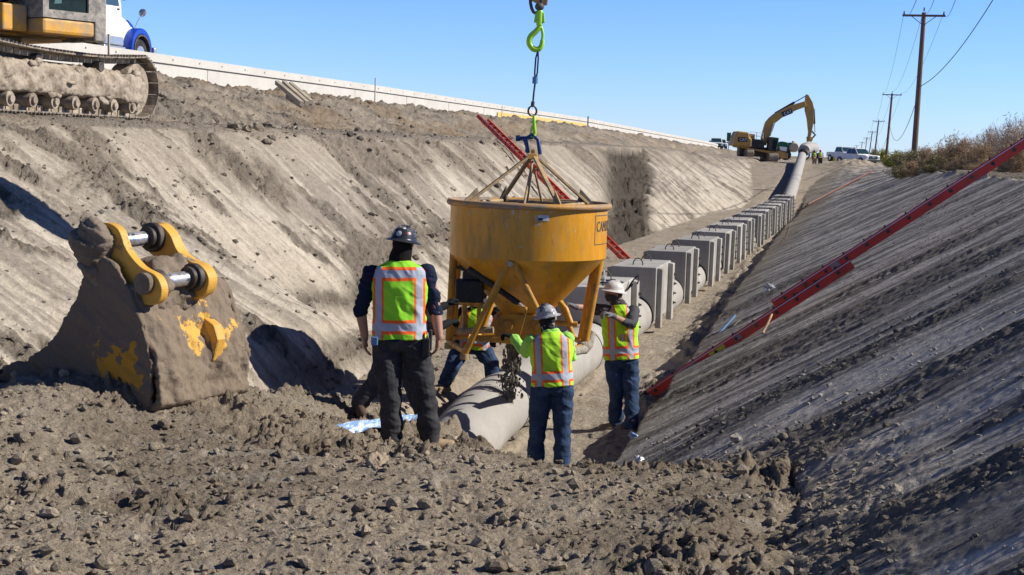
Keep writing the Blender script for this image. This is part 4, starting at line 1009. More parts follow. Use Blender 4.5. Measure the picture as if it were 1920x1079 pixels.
# ------------------------------------------------------------------ utility poles and wires
pole_px = [(1732, 18, 1713, 300), (1673, 172, 1660, 308), (1648, 224, 1638, 303), (1636, 245, 1628, 300), (1626, 257, 1620, 299), (1617, 266, 1612, 299), (1607, 272, 1603, 298), (1599, 277, 1596, 298), (1591, 280, 1588, 298)]
pole_d = [90, 198, 324, 450, 570, 700, 845, 990, 1150]
plab = ['tallest and nearest wooden utility pole with crossarm beside the brush', 'second nearest wooden utility pole with crossarm, just right of the white pickup', 'third nearest utility pole, above the white pickup bonnet', 'fourth nearest utility pole above the white pickup', 'fifth nearest utility pole, small against the sky', 'sixth utility pole, small above the pickup roof', 'seventh utility pole, tiny above the pickup', 'eighth utility pole, tiny on the horizon', 'farthest and smallest utility pole on the horizon']
tops = []
for i, ((tx, ty, bx, by), d_) in enumerate(zip(pole_px, pole_d)):
    T_ = dep(tx, ty, d_); B_ = dep(bx, by, d_); gzv = 2.4 if d_ > 150 else gz(B_.x, B_.y)
    k = (gzv-T_.z)/(B_.z-T_.z); B_ = T_+(B_-T_)*k
    T_.y = B_.y
    t = thing('utility_pole', B_, 0, plab[i], 'utility pole', 'wooden utility poles beside the road')
    o = T_-B_; mb = MB(); mb.tube([(0, 0, -0.5), tuple(o*0.97)], [0.20, 0.135], 14); mb.build('pole', M['wood'], t, True)
    ax_ = Vector((1, 0.05, 0)).normalized()
    h = o*0.95
    mb = MB(); mb.beam(h-ax_*1.3+Vector((0, -.15, 0)), h+ax_*1.3+Vector((0, -.15, 0)), 0.10, 0.13); mb.build('crossarm', M['wood'], t)
    mb = MB(); 
    for s in (-1, 1): mb.beam(h+ax_*s*0.75+Vector((0, -.2, -0.04)), o*0.89+Vector((0, -.18, 0)), 0.03, 0.04)
    mb.build('brace', M['wood'], t)
    mb = MB()
    ins = [h-ax_*1.2+Vector((0, -.15, 0)), h+ax_*1.2+Vector((0, -.15, 0)), o*0.975]
    for p in ins: mb.tube([p+Vector((0, 0, .05)), p+Vector((0, 0, .12)), p+Vector((0, 0, .18)), p+Vector((0, 0, .26))], [.03, .06, .04, .05], 10)
    mb.build('insulator', M['dsteel'], t, True)
    tops.append([B_+p+Vector((0, 0, 0.24)) for p in ins]+[B_+o*0.52+Vector((0.14, -.2, 0)), B_+o*0.80+Vector((0.1, -.2, 0))])
mb0 = MB()
near_ = [dep(1722, -10, 32), dep(1795, -10, 32), dep(1755, -10, 36)]
def sag(a, b, s, n=14):
    return [a.lerp(b, k/n)-Vector((0, 0, s*4*(k/n)*(1-k/n))) for k in range(n+1)]
wlab = ['thin power wire on the left end of the crossarms', 'thin power wire on the right end of the crossarms', 'thin power wire over the pole tops']
for w_ in range(3):
    mb = MB(); mb.tube(sag(near_[w_], tops[0][w_], 0.4), 0.009, 5, caps=False)
    for i in range(5): mb.tube(sag(tops[i][w_], tops[i+1][w_], 1.4 if i == 0 else 2.0), 0.012+0.004*i, 5, caps=False)
    o = mb.build('power_wire', M['wire'], None, False, tops[0][w_]); o.location = tops[0][w_]; tag(o, wlab[w_], 'wire')
mb = MB(); mb.tube(sag(dep(1880, -30, 55), tops[0][3], 0.6), 0.022, 6, caps=False)
for i in range(3): mb.tube(sag(tops[i][3], tops[i+1][3], 2.6), 0.024, 5, caps=False)
o = mb.build('cable', M['wire'], None, False, tops[0][3]); o.location = tops[0][3]; tag(o, 'thick black sagging cable strung halfway up the nearest utility pole', 'cable')

# ------------------------------------------------------------------ brush
def bush_mesh(name, seed, h, wd, n, m, tw=0.012, leaf=0.03, upright=0.6):
    r = np.random.RandomState(seed); V = []; F = []
    # several stems, each with branching twigs made of thin triangular blades
    def blade(a, b, w0):
        d = b-a; x = np.cross(d, [r.normal(), r.normal(), r.normal()]); x = x/(np.linalg.norm(x)+1e-9)*w0
        k = len(V); V.extend([a-x, a+x, b+x*0.35, b-x*0.35]); F.append((k, k+1, k+2, k+3))
    ns = max(6, n//60)
    for i in range(ns):
        a = r.rand()*6.28; tilt = abs(r.normal(0, 0.55)); base = np.array([r.normal(0, wd*0.16), r.normal(0, wd*0.16), 0])
        dr = np.array([math.cos(a)*math.sin(tilt), math.sin(a)*math.sin(tilt), math.cos(tilt)]); L = h*(0.6+0.45*r.rand())
        P = [base]; 
        for k in range(5):
            P.append(P[-1]+dr*L/5); dr = dr+r.normal(0, .18, 3); dr /= np.linalg.norm(dr)
        for k in range(5): blade(P[k], P[k+1], tw*1.6*(1-k/6))
        for j in range(n//ns):
            t = 0.15+0.85*r.rand(); k = min(4, int(t*5)); p = P[k]+(P[k+1]-P[k])*(t*5-k)
            q = r.normal(size=3); q /= np.linalg.norm(q); q[2] = abs(q[2])*upright+0.1
            ln = h*(0.06+0.14*r.rand()); e = p+q*ln; blade(p, e, tw*0.7)
            for z in range(2):
                q2 = q+r.normal(0, .7, 3); q2 /= np.linalg.norm(q2); e2 = e+q2*ln*0.6; blade(e, e2, leaf*0.5*r.uniform(.5, 1.3))
    me = bpy.data.meshes.new(name); me.from_pydata([tuple(v) for v in V], [], F); me.materials.append(m); me.update(); return me
def brushmat(name, c, c2):
    m, nt, b = newmat(name); L = nt.links; g = N(nt, 'ShaderNodeNewGeometry'); rp = N(nt, 'ShaderNodeMix', data_type='RGBA')
    tc = N(nt, 'ShaderNodeTexCoord'); n1 = N(nt, 'ShaderNodeTexNoise', Scale=2.5, Detail=2.0); L.new(tc.outputs['Object'], n1.inputs['Vector'])
    ad = N(nt, 'ShaderNodeMath', operation='MULTIPLY_ADD'); ad.inputs[1].default_value = 0.6; L.new(g.outputs['Random Per Island'], ad.inputs[0])
    sb = N(nt, 'ShaderNodeMath', operation='SUBTRACT'); sb.inputs[1].default_value = 0.25; L.new(n1.outputs[0], sb.inputs[0]); L.new(sb.outputs[0], ad.inputs[2])
    rp.inputs['A'].default_value = (*c, 1); rp.inputs['B'].default_value = (*c2, 1); L.new(ad.outputs[0], rp.inputs['Factor']); L.new(rp.outputs['Result'], b.inputs['Base Color'])
    b.inputs['Roughness'].default_value = 0.9; b.inputs['Specular IOR Level'].default_value = 0.1
    return m
M['br1'] = brushmat('rust_brown_twigs', (0.38, 0.25, 0.14), (0.50, 0.38, 0.24))
M['br2'] = brushmat('grey_pink_twigs', (0.42, 0.31, 0.23), (0.57, 0.45, 0.34))
M['br3'] = brushmat('olive_leaves', (0.20, 0.18, 0.09), (0.33, 0.28, 0.15))
M['br4'] = brushmat('yellow_leaves', (0.42, 0.38, 0.06), (0.24, 0.26, 0.05))
bm_ = [[bush_mesh('brush_crown', 10+k, 1.0, 1.0, 2600, M['br1'], 0.006, 0.016) for k in range(3)],
       [bush_mesh('brush_crown', 20+k, 1.0, 1.1, 3000, M['br2'], 0.005, 0.012, 0.9) for k in range(3)],
       [bush_mesh('brush_crown', 30+k, 1.0, 1.2, 2400, M['br3'], 0.006, 0.030) for k in range(2)],
       [bush_mesh('brush_crown', 40+k, 1.0, 1.0, 2400, M['br4'], 0.008, 0.035) for k in range(2)]]
def bush(px, d_, topy, kind, wscale, i, label, cat='bush', name='brush_bush'):
    p = dep(px, 300, d_); z0 = gz(p.x, p.y)+0.1; T_ = dep(px, topy, d_); h = max(0.3, T_.z-z0)
    me = bm_[kind][i % len(bm_[kind])]
    t = bpy.data.objects.new(name, me); COL.objects.link(t); t.location = (p.x, p.y, z0-0.08); t.scale = (h*wscale, h*wscale, h*1.02)
    t.rotation_euler = (0, 0, i*2.1); return tag(t, label, cat, 'dry brush along the top of the right slope')
BL = [ # px, depth, top y, kind, width, label
 (1895, 46, 222, 1, .62, 'tallest pinkish grey brush bush at the right edge of the view'), (1935, 42, 226, 1, .6, 'pinkish grey bush cut off by the right edge, above the ladder end'),
 (1862, 52, 236, 1, .62, 'pinkish grey brush bush, second in from the right edge'), (1905, 36, 262, 0, .8, 'low rust brown bush under the tall grey one at right edge'),
 (1840, 50, 254, 0, .75, 'rust brown bush left of the tall grey bushes'), (1815, 56, 256, 1, .7, 'greyish bush with ragged top midway along the brush row'),
 (1793, 56, 250, 0, .65, 'brown bush with a pointed top in the middle of the brush row'), (1770, 60, 262, 0, .8, 'rust brown bush just right of the tallest pole'),
 (1850, 40, 292, 0, 1.0, 'low rusty clump at the slope edge below the grey bushes'), (1800, 46, 290, 0, 1.0, 'low rusty clump at the slope edge in mid row'),
 (1760, 58, 284, 2, 1.0, 'olive green low bush at the foot of the brush row'), (1738, 66, 272, 0, .8, 'brown bush right beside the tallest pole'),
 (1722, 70, 276, 2, .9, 'olive bush in front of the foot of the tallest pole'), (1700, 78, 282, 2, 1.1, 'dull green bush left of the tallest pole'),
 (1712, 58, 298, 0, 1.1, 'low brown scrub below the tallest pole'), (1684, 96, 281, 3, 1.0, 'yellow green bush between the two nearest poles'),
 (1745, 52, 303, 2, 1.2, 'low grey green scrub on the slope edge right of the tallest pole'), (1672, 110, 290, 2, 1.1, 'small olive bush by the foot of the second pole'),
 (1780, 50, 303, 0, 1.2, 'low rusty scrub along the slope edge'), (1825, 44, 307, 0, 1.2, 'low rusty scrub near the ladder'), (1880, 36, 300, 0, 1.0, 'rusty scrub behind the ladder'), (1690, 64, 306, 2, 1.3, 'low olive scrub where the slope edge ends'),
 (1595, 210, 279, 3, .8, 'yellow tree far behind the white pickup')]
for i, b_ in enumerate(BL): bush(b_[0], b_[1], b_[2], b_[3], b_[4], i, b_[5])
for i, (px, d_, ty, kd, ws, lab) in enumerate([(1603, 260, 277, 3, .5, 'yellow green tree beyond the pickup, left of the second pole'), (1656, 240, 278, 3, .5, 'pale yellow tree right of the second pole'), (1640, 300, 276, 2, .4, 'narrow dark green tree right behind the pickup'), (1618, 330, 281, 2, .7, 'dark green tree behind the pickup cab'), (1560, 300, 291, 3, .9, 'low yellow green tree left of the pickup')]):
    p = dep(px, 300, d_); T_ = dep(px, ty, d_); h = T_.z-2.2
    t = thing('tree', (p.x, p.y, 2.1), 0, lab, 'tree', 'trees beyond the road')
    c = bpy.data.objects.new('crown', bm_[kd][i % 2]); COL.objects.link(c); c.parent = t; c.scale = (h*ws, h*ws, h*0.8); c.location = (0, 0, h*0.2)
    mb = MB(); mb.tube([(0, 0, 0), (0.05*h, 0, h*0.3), (0, 0.02*h, h*0.6)], [0.04*h, 0.03*h, 0.01*h], 8); mb.build('trunk', M['wood'], t, True)

# ------------------------------------------------------------------ left excavator (lifts the hopper)
AX = Vector((-13.65, 19.8, 0)); TIP = Vector((-3.575, 15.2, 5.06))
F = Vector((TIP.x-AX.x, TIP.y-AX.y, 0)).normalized(); Lf = Vector((-F.y, F.x, 0)); GZ0 = 3.60
ex = thing('large_excavator', (AX.x, AX.y, GZ0), 0, 'yellow tracked excavator with muddy tracks at the upper left, lifting the hopper', 'excavator')
eo = Vector(ex.location)
def track(parent, xc, y0, y1, w_, zb, R_=0.36, top=1.02, sagv=0.10, off=None):
    tr = bpy.data.objects.new('track', None); COL.objects.link(tr); tr.parent = parent
    ALLO.setdefault(parent.name, []).append(tr); ALLO[tr.name] = []
    ctr = []; n = 60
    Y0, Y1 = y0+0.45, y1-0.45; rz = top/2
    def arc(cy, a0, a1, m_): return [(cy+rz*math.cos(a), zb+rz+rz*math.sin(a)) for a in np.linspace(a0, a1, m_)]
    pts = arc(Y1, -math.pi/2, math.pi/2, 13)+[(Y1+(Y0-Y1)*k/14, zb+top-sagv*math.sin(math.pi*min(1, max(0, (k/14))))**0.8-0.0) for k in range(1, 14)]+arc(Y0, math.pi/2, 3*math.pi/2, 13)
    # resample to equal shoe pitch
    P = [Vector((0, a, b)) for a, b in pts]+[Vector((0, pts[0][0], pts[0][1]))]
    cum = [0]
    for i in range(len(P)-1): cum.append(cum[-1]+(P[i+1]-P[i]).length)
    ns = int(cum[-1]/0.20); mb = MB(); mbl = MB()
    for k in range(ns):
        s = cum[-1]*k/ns
        i = max(j for j in range(len(cum)) if cum[j] <= s); i = min(i, len(P)-2)
        t_ = (s-cum[i])/(cum[i+1]-cum[i]); p = P[i].lerp(P[i+1], t_); d = (P[i+1]-P[i]).normalized(); nn = Vector((0, d.z, -d.y))
        Mx = Matrix((Vector((1, 0, 0)), d, Vector((1, 0, 0)).cross(d))).transposed()
        nn = Mx @ Vector((0, 0, 1)); outw = (p-Vector((0, (Y0+Y1)/2, zb+rz))).dot(nn)
        sg = 1 if outw > 0 else -1
        c = Vector((xc, p.y, p.z))
        mb.box(c, (w_, 0.185, 0.022), Mx); 
        for g in (-0.06, 0.03): mb.box(c+nn*sg*0.024+d*g, (w_, 0.014, 0.03), Mx)
        mbl.box(c-nn*sg*0.06, (0.16, 0.17, 0.09), Mx)
    mb.build('track_shoes', M['tracksteel'], tr, False, off); mbl.build('track_links', M['trackframe'], tr, False, off)
    mb = MB(); mb.box((xc, (Y0+Y1)/2, zb+0.50), (0.50, Y1-Y0-0.35, 0.34)); mb.box((xc, (Y0+Y1)/2, zb+0.70), (0.36, Y1-Y0-1.1, 0.12)); mb.box((xc+0.02, Y1-0.25, zb+0.47), (0.52, 0.65, 0.46)); mb.box((xc, (Y0+Y1)/2, zb+0.31), (0.46, Y1-Y0-0.8, 0.06))
    fr = mb.build('track_frame', M['trackframe'], tr, False, off, 0.03)
    remesh(fr, .03, 2); lumpy(fr, 0.025, 3.2, 5); lumpy(fr, 0.035, 9, 6); lumpy(fr, 0.02, 28, 7)
    r = np.random.RandomState(int(abs(xc)*10))
    for k in range(9):
        mb = MB(); yy = Y0+(k+r.rand())/9*(Y1-Y0)
        for q in range(3): mb.ball((xc+0.22+r.uniform(-.04, .05), yy+r.normal(0, .07), zb+[.26, .50, .70][k % 3]+r.normal(0, .03)), (r.uniform(.03, .06), r.uniform(.07, .15), r.uniform(.03, .06)), 10, 8)
        md = mb.build('packed_mud', M['trackframe'], tr, True, off); remesh(md, .025, 2); lumpy(md, .03, 12, 8+k); lumpy(md, .015, 34, 9+k)
    for k in range(8):
        mb = MB(); yy = Y0+0.30+k*(Y1-Y0-0.6)/7
        mb.cyl((xc-0.24, yy, zb+0.17), (xc+0.24, yy, zb+0.17), 0.11, 16); mb.cyl((xc+0.24, yy, zb+0.17), (xc+0.28, yy, zb+0.17), 0.06, 12); mb.build('roller', M['trackframe'], tr, True, off)
    for k in (0.36, 0.74):
        mb = MB(); yy = Y0+k*(Y1-Y0); mb.cyl((xc-0.10, yy, zb+0.79), (xc+0.20, yy, zb+0.79), 0.085, 16); mb.build('carrier_roller', M['dsteel'], tr, True, off)
    for yy in (Y0, Y1):
        mb = MB(); mb.cyl((xc-0.16, yy, zb+rz), (xc+0.16, yy, zb+rz), rz-0.11, 28); mb.cyl((xc+0.15, yy, zb+rz), (xc+0.24, yy, zb+rz), 0.14, 16); mb.build('idler', M['trackframe'], tr, True, off)
    return tr
track(ex, -12.32, 17.0, 22.6, 0.60, GZ0, off=eo)
track(ex, -14.98, 17.0, 22.6, 0.60, GZ0, off=eo)
mb = MB(); mb.box((AX.x, 20.15, GZ0+0.62), (2.3, 2.0, 0.36)); mb.cyl((AX.x, 19.9, GZ0+0.75), (AX.x, 19.9, GZ0+1.15), 0.62, 28); mb.build('undercarriage', M['trackframe'], ex, False, eo)
def U3(f_, l_, z): return AX+F*f_+Lf*l_+Vector((0, 0, z))
rotF = Matrix((F, Lf, Vector((0, 0, 1)))).transposed()
def ubox(mb, f0, f1, l0, l1, z0, z1): return mb.box(U3((f0+f1)/2, (l0+l1)/2, (z0+z1)/2), (f1-f0, l1-l0, z1-z0), rotF)
A0 = dep(80, 62, 21.3); fa = (A0-AX).dot(F); la = (A0-AX).dot(Lf); zb_ = A0.z
mb = MB(); ubox(mb, -3.3, fa-0.75, -1.45, 1.45, zb_-0.02, zb_+0.30); mb.build('deck', M['cat'], ex, False, eo, .02)
mb = MB(); ubox(mb, -3.5, -2.3, -1.5, 1.5, zb_+0.1, zb_+1.3); mb.build('counterweight', M['cat'], ex, False, eo, .08)
mb = MB(); ubox(mb, -2.3, 0.1, -1.45, -0.5, zb_+0.30, zb_+1.25); ubox(mb, -2.3, fa-1.7, 0.5, 1.45, zb_+0.3, zb_+1.1); mb.build('engine_housing', M['cat'], ex, False, eo, .04)
# cab: front at fa, right side (towards boom) at la
mb = MB(); ubox(mb, fa-1.5, fa, la, la+0.92, zb_+0.0, zb_+0.24); mb.build('cab_sill', M['cat'], ex, False, eo, .05)
M['cabgrey'] = paint('cab_grey', (0.16, 0.15, 0.14), 0.7, dirt=(0.42, 0.38, 0.32), dirt_amt=0.5, dscale=9, bump=0.3)
mb = MB()
ubox(mb, fa-0.07, fa+0.01, la+0.0, la+0.10, zb_+0.24, zb_+1.75); ubox(mb, fa-0.07, fa+0.01, la+0.80, la+0.92, zb_+0.24, zb_+1.75); ubox(mb, fa-0.07, fa+0.01, la+0.1, la+0.80, zb_+0.24, zb_+0.36); ubox(mb, fa-0.07, fa+0.01, la+0.1, la+0.80, zb_+1.62, zb_+1.75)
ubox(mb, fa-1.5, fa-1.42, la, la+0.92, zb_+0.24, zb_+1.75); ubox(mb, fa-1.42, fa-0.07, la, la+0.92, zb_+1.68, zb_+1.76)
ubox(mb, fa-1.42, fa-0.07, la, la+0.05, zb_+0.24, zb_+0.75); ubox(mb, fa-1.42, fa-0.07, la+0.87, la+0.92, zb_+0.24, zb_+0.55); ubox(mb, fa-0.75, fa-0.68, la+0.87, la+0.92, zb_+0.55, zb_+1.68)
mb.build('cab_frame', M['cabgrey'], ex, False, eo)
mb = MB(); ubox(mb, fa-0.9, fa+0.0, la+0.925, la+1.13, zb_-0.05, zb_+1.7); mb.build('door', M['cabgrey'], ex, False, eo, .02)
M['cabglass'] = paint('cab_glass', (0.12, 0.20, 0.20), 0.05, spec=0.8, bump=0)
gn = M['cabglass'].node_tree.nodes['Principled BSDF']; gn.inputs['Transmission Weight'].default_value = 0.85; gn.inputs['IOR'].default_value = 1.1
mb = MB(); ubox(mb, fa-0.035, fa-0.028, la+0.1, la+0.80, zb_+0.36, zb_+1.62); mb.build('windscreen', M['cabglass'], ex, False, eo)
mb = MB(); ubox(mb, fa-1.42, fa-0.07, la+0.02, la+0.026, zb_+0.75, zb_+1.68); mb.build('side_window', M['black'], ex, False, eo)
M['seat'] = paint('seat_grey', (0.45, 0.47, 0.47), 0.8, bump=0.1)
mb = MB(); mb.ball(U3(fa-0.95, la+0.58, zb_+0.80), (0.16, 0.27, 0.55), 18, 12, rotF); mb.ball(U3(fa-0.7, la+0.56, zb_+0.38), (0.3, 0.27, 0.12), 16, 10, rotF); mb.build('seat', M['seat'], ex, True, eo)
mb = MB()
for l_ in (0.22, 0.34): mb.tube([U3(fa-0.35, la+l_, zb_+0.24), U3(fa-0.28, la+l_, zb_+0.7), U3(fa-0.32, la+l_+0.02, zb_+0.95)], 0.02, 8)
mb.ball(U3(fa-0.34, la+0.30, zb_+0.62), (0.10, 0.14, 0.12), 12, 8); mb.ball(U3(fa-0.5, la+0.2, zb_+0.55), (0.2, 0.08, 0.10), 12, 8); mb.build('control_levers', M['black'], ex, True, eo)
mb = MB(); ubox(mb, fa-1.6, fa-0.35, la-0.45, la-0.03, zb_+0.02, zb_+0.42); mb.build('step_box', M['cat'], ex, False, eo, .03)
mb = MB(); ubox(mb, fa-1.7, fa-0.9, la-0.75, la-0.03, zb_+0.4, zb_+1.5); mb.build('hose_shroud', M['black'], ex, False, eo, .03)
# boom and stick in the plane of F
def fz(f_, z, l_=0): return U3(f_, l_, z)
LB0 = -0.35
def plate(prof, l0, l1, name, m=None):
    mb = MB(); mb.prism(prof, lambda p: fz(p[0], p[1], l0), lambda p: fz(p[0], p[1], l1)); return mb.build(name, m or M['cat'], ex, False, eo, .015)
bl = (TIP-AX).dot(F)
plate([(0.2, 5.15), (0.6, 4.95), (1.4, 6.1), (2.6, 7.7), (4.2, 8.5), (9.9, 9.35), (10.0, 9.65), (9.4, 9.8), (4.2, 9.45), (2.6, 8.75), (1.2, 7.1)], -0.38, 0.20, 'boom')
plate([(9.2, 10.3), (9.6, 10.5), (10.5, 9.6), (10.9, 9.2), (11.35, 8.6), (11.45, 8.0), (11.25, 6.4), (bl+0.22, 5.30), (bl+0.12, 4.98), (bl-0.10, 4.98), (bl-0.22, 5.40), (10.25, 6.4), (10.15, 8.0), (9.7, 9.0)], -0.24, 0.18, 'stick')
mb = MB(); mb.cyl(fz(4.6, 9.9), fz(9.3, 10.35), 0.10, 14); mb.cyl(fz(0.9, 5.2, -0.55), fz(3.6, 8.2, -0.55), 0.11, 14); mb.cyl(fz(0.9, 5.2, 0.33), fz(3.6, 8.2, 0.33), 0.11, 14); mb.build('hydraulic_cylinder', M['black'], ex, True, eo)
for k in range(5):
    mb = MB(); o_ = -0.30+0.09*k; mb.tube(catmull([fz(0.0, 5.0, o_-0.25), fz(0.9, 5.0+.05*k, o_-0.2), fz(1.5, 5.7, o_-0.1), fz(1.9, 6.9, o_)], 5), 0.028, 8); mb.build('hose', M['black'], ex, True, eo)
lug = thing('linkage_lug', TIP, 0, 'brown worn lifting lug at the end of the excavator stick, above the hook', 'lug')
mb = MB(); 
Rl = Matrix((r0v, fwv, (0, 0, 1))).transposed() if False else Matrix(((rv[0], -math.sin(YAW), 0), (rv[1], math.cos(YAW), 0), (0, 0, 1)))
mb.prism([(-0.30, 0.02), (-0.22, -0.05), (-0.10, -0.07), (0.02, -0.13), (0.09, -0.12), (0.11, 0.0), (0.08, 0.2), (-0.28, 0.22)], lambda p: Rl @ Vector((p[0]+0.02, -0.05, p[1]-0.10)), lambda p: Rl @ Vector((p[0]+0.02, 0.05, p[1]-0.10)))
mb.build('lug_plate', M['bail'], lug, False, None, .012)

# ------------------------------------------------------------------ blue and white truck on the road
tk = thing('dump_truck', (-26.0, 45.2, 5.60), 0, 'white and blue highway truck with round bonnet mirror behind the barrier', 'truck')
# local: +Y forward (to the right in view), +X towards the trench; origin under front axle
def tb(name, m, boxes, bev=0.03, sm=False):
    mb = MB()
    for c, s_ in boxes: mb.box(c, s_)
    return mb.build(name, m, tk, sm, None, bev)
cabf = [(-2.35, 1.05), (-2.35, 3.15), (-1.15, 3.15), (-0.85, 2.35), (0.95, 2.02), (1.25, 1.75), (1.30, 0.75), (0.55, 0.75), (-0.7, 0.80), (-0.9, 1.05)]
hood = [(-0.88, 0.7), (-0.88, 1.85), (-0.3, 1.76), (0.35, 1.52), (0.75, 1.28), (0.95, 1.1), (1.0, 0.6), (0.1, 0.6), (-0.3, 0.7)]
cab_ = [(-2.35, 1.0), (-2.35, 3.2), (-1.25, 3.2), (-0.88, 2.0), (-0.88, 0.9)]
def side(name, prof, x0, x1, m, bev=0.03):
    mb = MB(); mb.prism(prof, lambda p: (x0, p[0], p[1]), lambda p: (x1, p[0], p[1])); return mb.build(name, m, tk, False, None, bev)
cb = side('cab', cab_, -1.1, 1.1, M['white'], .06)
hd = side('bonnet', hood, -0.80, 0.80, M['white'], .10)
side('door_window', [(-2.0, 2.0), (-2.0, 2.95), (-1.38, 2.95), (-1.10, 2.02)], 1.09, 1.112, M['glass'], 0)
side('blue_stripe', [(-0.80, 0.9), (-0.60, 0.9), (-0.42, 1.76), (-0.70, 1.82)], 0.795, 0.806, M['tblue'], 0)
side('bonnet_stripe', [(0.05, 1.66), (0.35, 1.53), (0.50, 1.40), (0.2, 1.46)], -0.806, 0.806, M['tblue'], 0)
mb = MB(); arc_ = [(0.72*math.cos(a), 0.72*math.sin(a)) for a in np.linspace(R(-5), R(185), 22)]
pr_ = [(0.42+x*1.0, 0.66+z*1.05) for x, z in arc_]+[(0.42+x*0.80, 0.62+z*0.80) for x, z in reversed(arc_)]
for s in (-1, 1):
    mb = MB(); mb.prism(pr_, lambda p: (s*0.78, p[0], p[1]), lambda p: (s*1.16, p[0], p[1])); mb.build('wheel_arch', M['tblue'], tk, False, None, .05)
pr2 = [(0.42+x*0.80, 0.62+z*0.80) for x, z in arc_]+[(0.42+x*0.73, 0.62+z*0.73) for x, z in reversed(arc_)]
mb = MB(); mb.prism(pr2, lambda p: (0.80, p[0], p[1]), lambda p: (1.175, p[0], p[1])); mb.build('arch_trim', M['dsteel'], tk)
for s in (-1, 1):
    mb = MB(); mb.cyl((s*0.80, 0.42, 0.52), (s*1.08, 0.42, 0.52), 0.52, 32); wh = mb.build('wheel', M['black'], tk, True, None, .03)
    mb = MB(); mb.cyl((s*1.08, 0.42, 0.52), (s*1.10, 0.42, 0.52), 0.28, 24); mb.build('rim', M['alu'], wh, True)
    mb = MB(); mb.cyl((s*0.80, -6.2, 0.52), (s*1.2, -6.2, 0.52), 0.52, 32); mb.build('wheel', M['black'], tk, True, None, .03)
tb('step', M['alu'], [((1.05, -1.5, 0.62), (0.3, 1.4, 0.1)), ((1.0, -1.5, 0.85), (0.3, 1.3, 0.3))])
tb('chassis', M['dsteel'], [((0, -4.0, 0.8), (0.9, 7.5, 0.3))]); tb('bed', M['white'], [((0, -5.6, 2.0), (2.4, 5.4, 1.7))], .06)
tb('bumper', M['alu'], [((0, 1.42, 0.62), (2.3, 0.2, 0.4))], .05); tb('door_handle', M['black'], [((1.115, -1.15, 1.92), (0.03, 0.13, 0.05)), ((0.82, -0.5, 2.02), (0.04, .14, .08))], .005)
mb = MB(); mb.tube([(1.15, -0.95, 2.25), (1.42, -0.75, 2.32), (1.42, -0.75, 3.0), (1.12, -0.95, 3.05)], 0.025, 8); mb.build('mirror_arm', M['black'], tk, True)
tb('mirror', M['black'], [((1.44, -0.72, 2.68), (0.20, 0.10, 0.62))], .03)
mb = MB(); mb.tube([(0.80, 0.45, 1.35), (0.92, 0.60, 1.75), (0.98, 0.72, 1.92)], 0.014, 8); mb.build('bonnet_mirror_arm', M['alu'], tk, True)
mb = MB(); mb.lathe([(0, 0.05), (0.09, 0.04), (0.145, 0.0), (0.13, -0.03), (0, -0.04)], c=(0.98, 0.74, 1.98), seg=24, M=Matrix.Rotation(R(80), 3, 'X')); mb.build('bonnet_mirror', M['steel'], tk, True)

# ------------------------------------------------------------------ far excavator: side view, upper body swung across
def far_local(px, py, d_=135.0): 
    return ((px-1435)*d_/2667.0, (300-py)*d_/2667.0)
pf = dep(1435, 300, 135.0)
fe_ = thing('far_excavator', pf, YAW, 'yellow excavator in the distance with raised boom, holding the pipe end', 'excavator')
def zq(x, y): return (1280+x/4.15, 140+y/4.15)       # coordinates read off an enlargement
def FQ(lst): return [far_local(*zq(*p)) for p in lst]
def fpl(name, pts, y0, y1, m, bev=0.03, parent=None):
    mb = MB(); mb.prism(FQ(pts), lambda p: (p[0], y0, p[1]), lambda p: (p[0], y1, p[1])); return mb.build(name, m, parent or fe_, False, None, bev)
fpl('boom', [(600, 500), (612, 440), (628, 375), (655, 340), (690, 308), (800, 245), (925, 203), (935, 245), (860, 275), (765, 325), (700, 380), (685, 440), (650, 510), (640, 555), (612, 545)], -0.35, 0.25, M['catfar'])
fpl('stick', [(932, 150), (948, 152), (985, 210), (1000, 262), (998, 380), (990, 440), (980, 500), (962, 498), (966, 440), (950, 340), (930, 270), (928, 200)], -0.25, 0.2, M['catfar'])
mb = MB()
def fl3(x, y, yy=0): q = far_local(*zq(x, y)); return (q[0], yy, q[1])
mb.cyl(fl3(700, 305, -.1), fl3(845, 215, -.1), 0.12, 10); mb.cyl(fl3(1000, 262), fl3(1010, 375), 0.10, 10); mb.build('hydraulic_cylinder', M['black'], fe_, True)
mb = MB(); mb.cyl(fl3(845, 215, -.1), fl3(935, 160, -.1), 0.05, 8); mb.cyl(fl3(1010, 375), fl3(1018, 440), 0.05, 8); mb.cyl(fl3(665, 480, -.45), fl3(690, 370, -.45), 0.06, 8); mb.build('cylinder_rod', M['steel'], fe_, True)
mb = MB(); mb.tube([fl3(990, 430), fl3(1022, 460), fl3(990, 495)], 0.09, 8); mb.build('linkage', M['black'], fe_, True)
fpl('quick_coupler', [(955, 475), (1005, 478), (1000, 500), (985, 528), (962, 526)], -0.2, 0.2, M['catfar'])
mb = MB(); mb.tube([fl3(975, 526), fl3(980, 548), fl3(985, 575, .3)], 0.035, 6); mb.build('sling', M['white'], fe_)
fpl('counterweight', [(400, 450), (488, 458), (494, 500), (512, 505), (512, 572), (368, 562), (378, 500)], -1.5, 1.5, M['catfar'], .12)
fpl('engine_side', [(512, 505), (605, 512), (612, 580), (512, 572)], -1.45, 1.4, M['black'], .05)
fpl('deck', [(400, 563), (700, 600), (700, 612), (640, 612), (400, 572)], -1.45, 1.4, M['catfar'], .03)
fpl('air_box', [(505, 468), (542, 470), (542, 508), (505, 506)], -0.9, 0.2, M['catfar'])
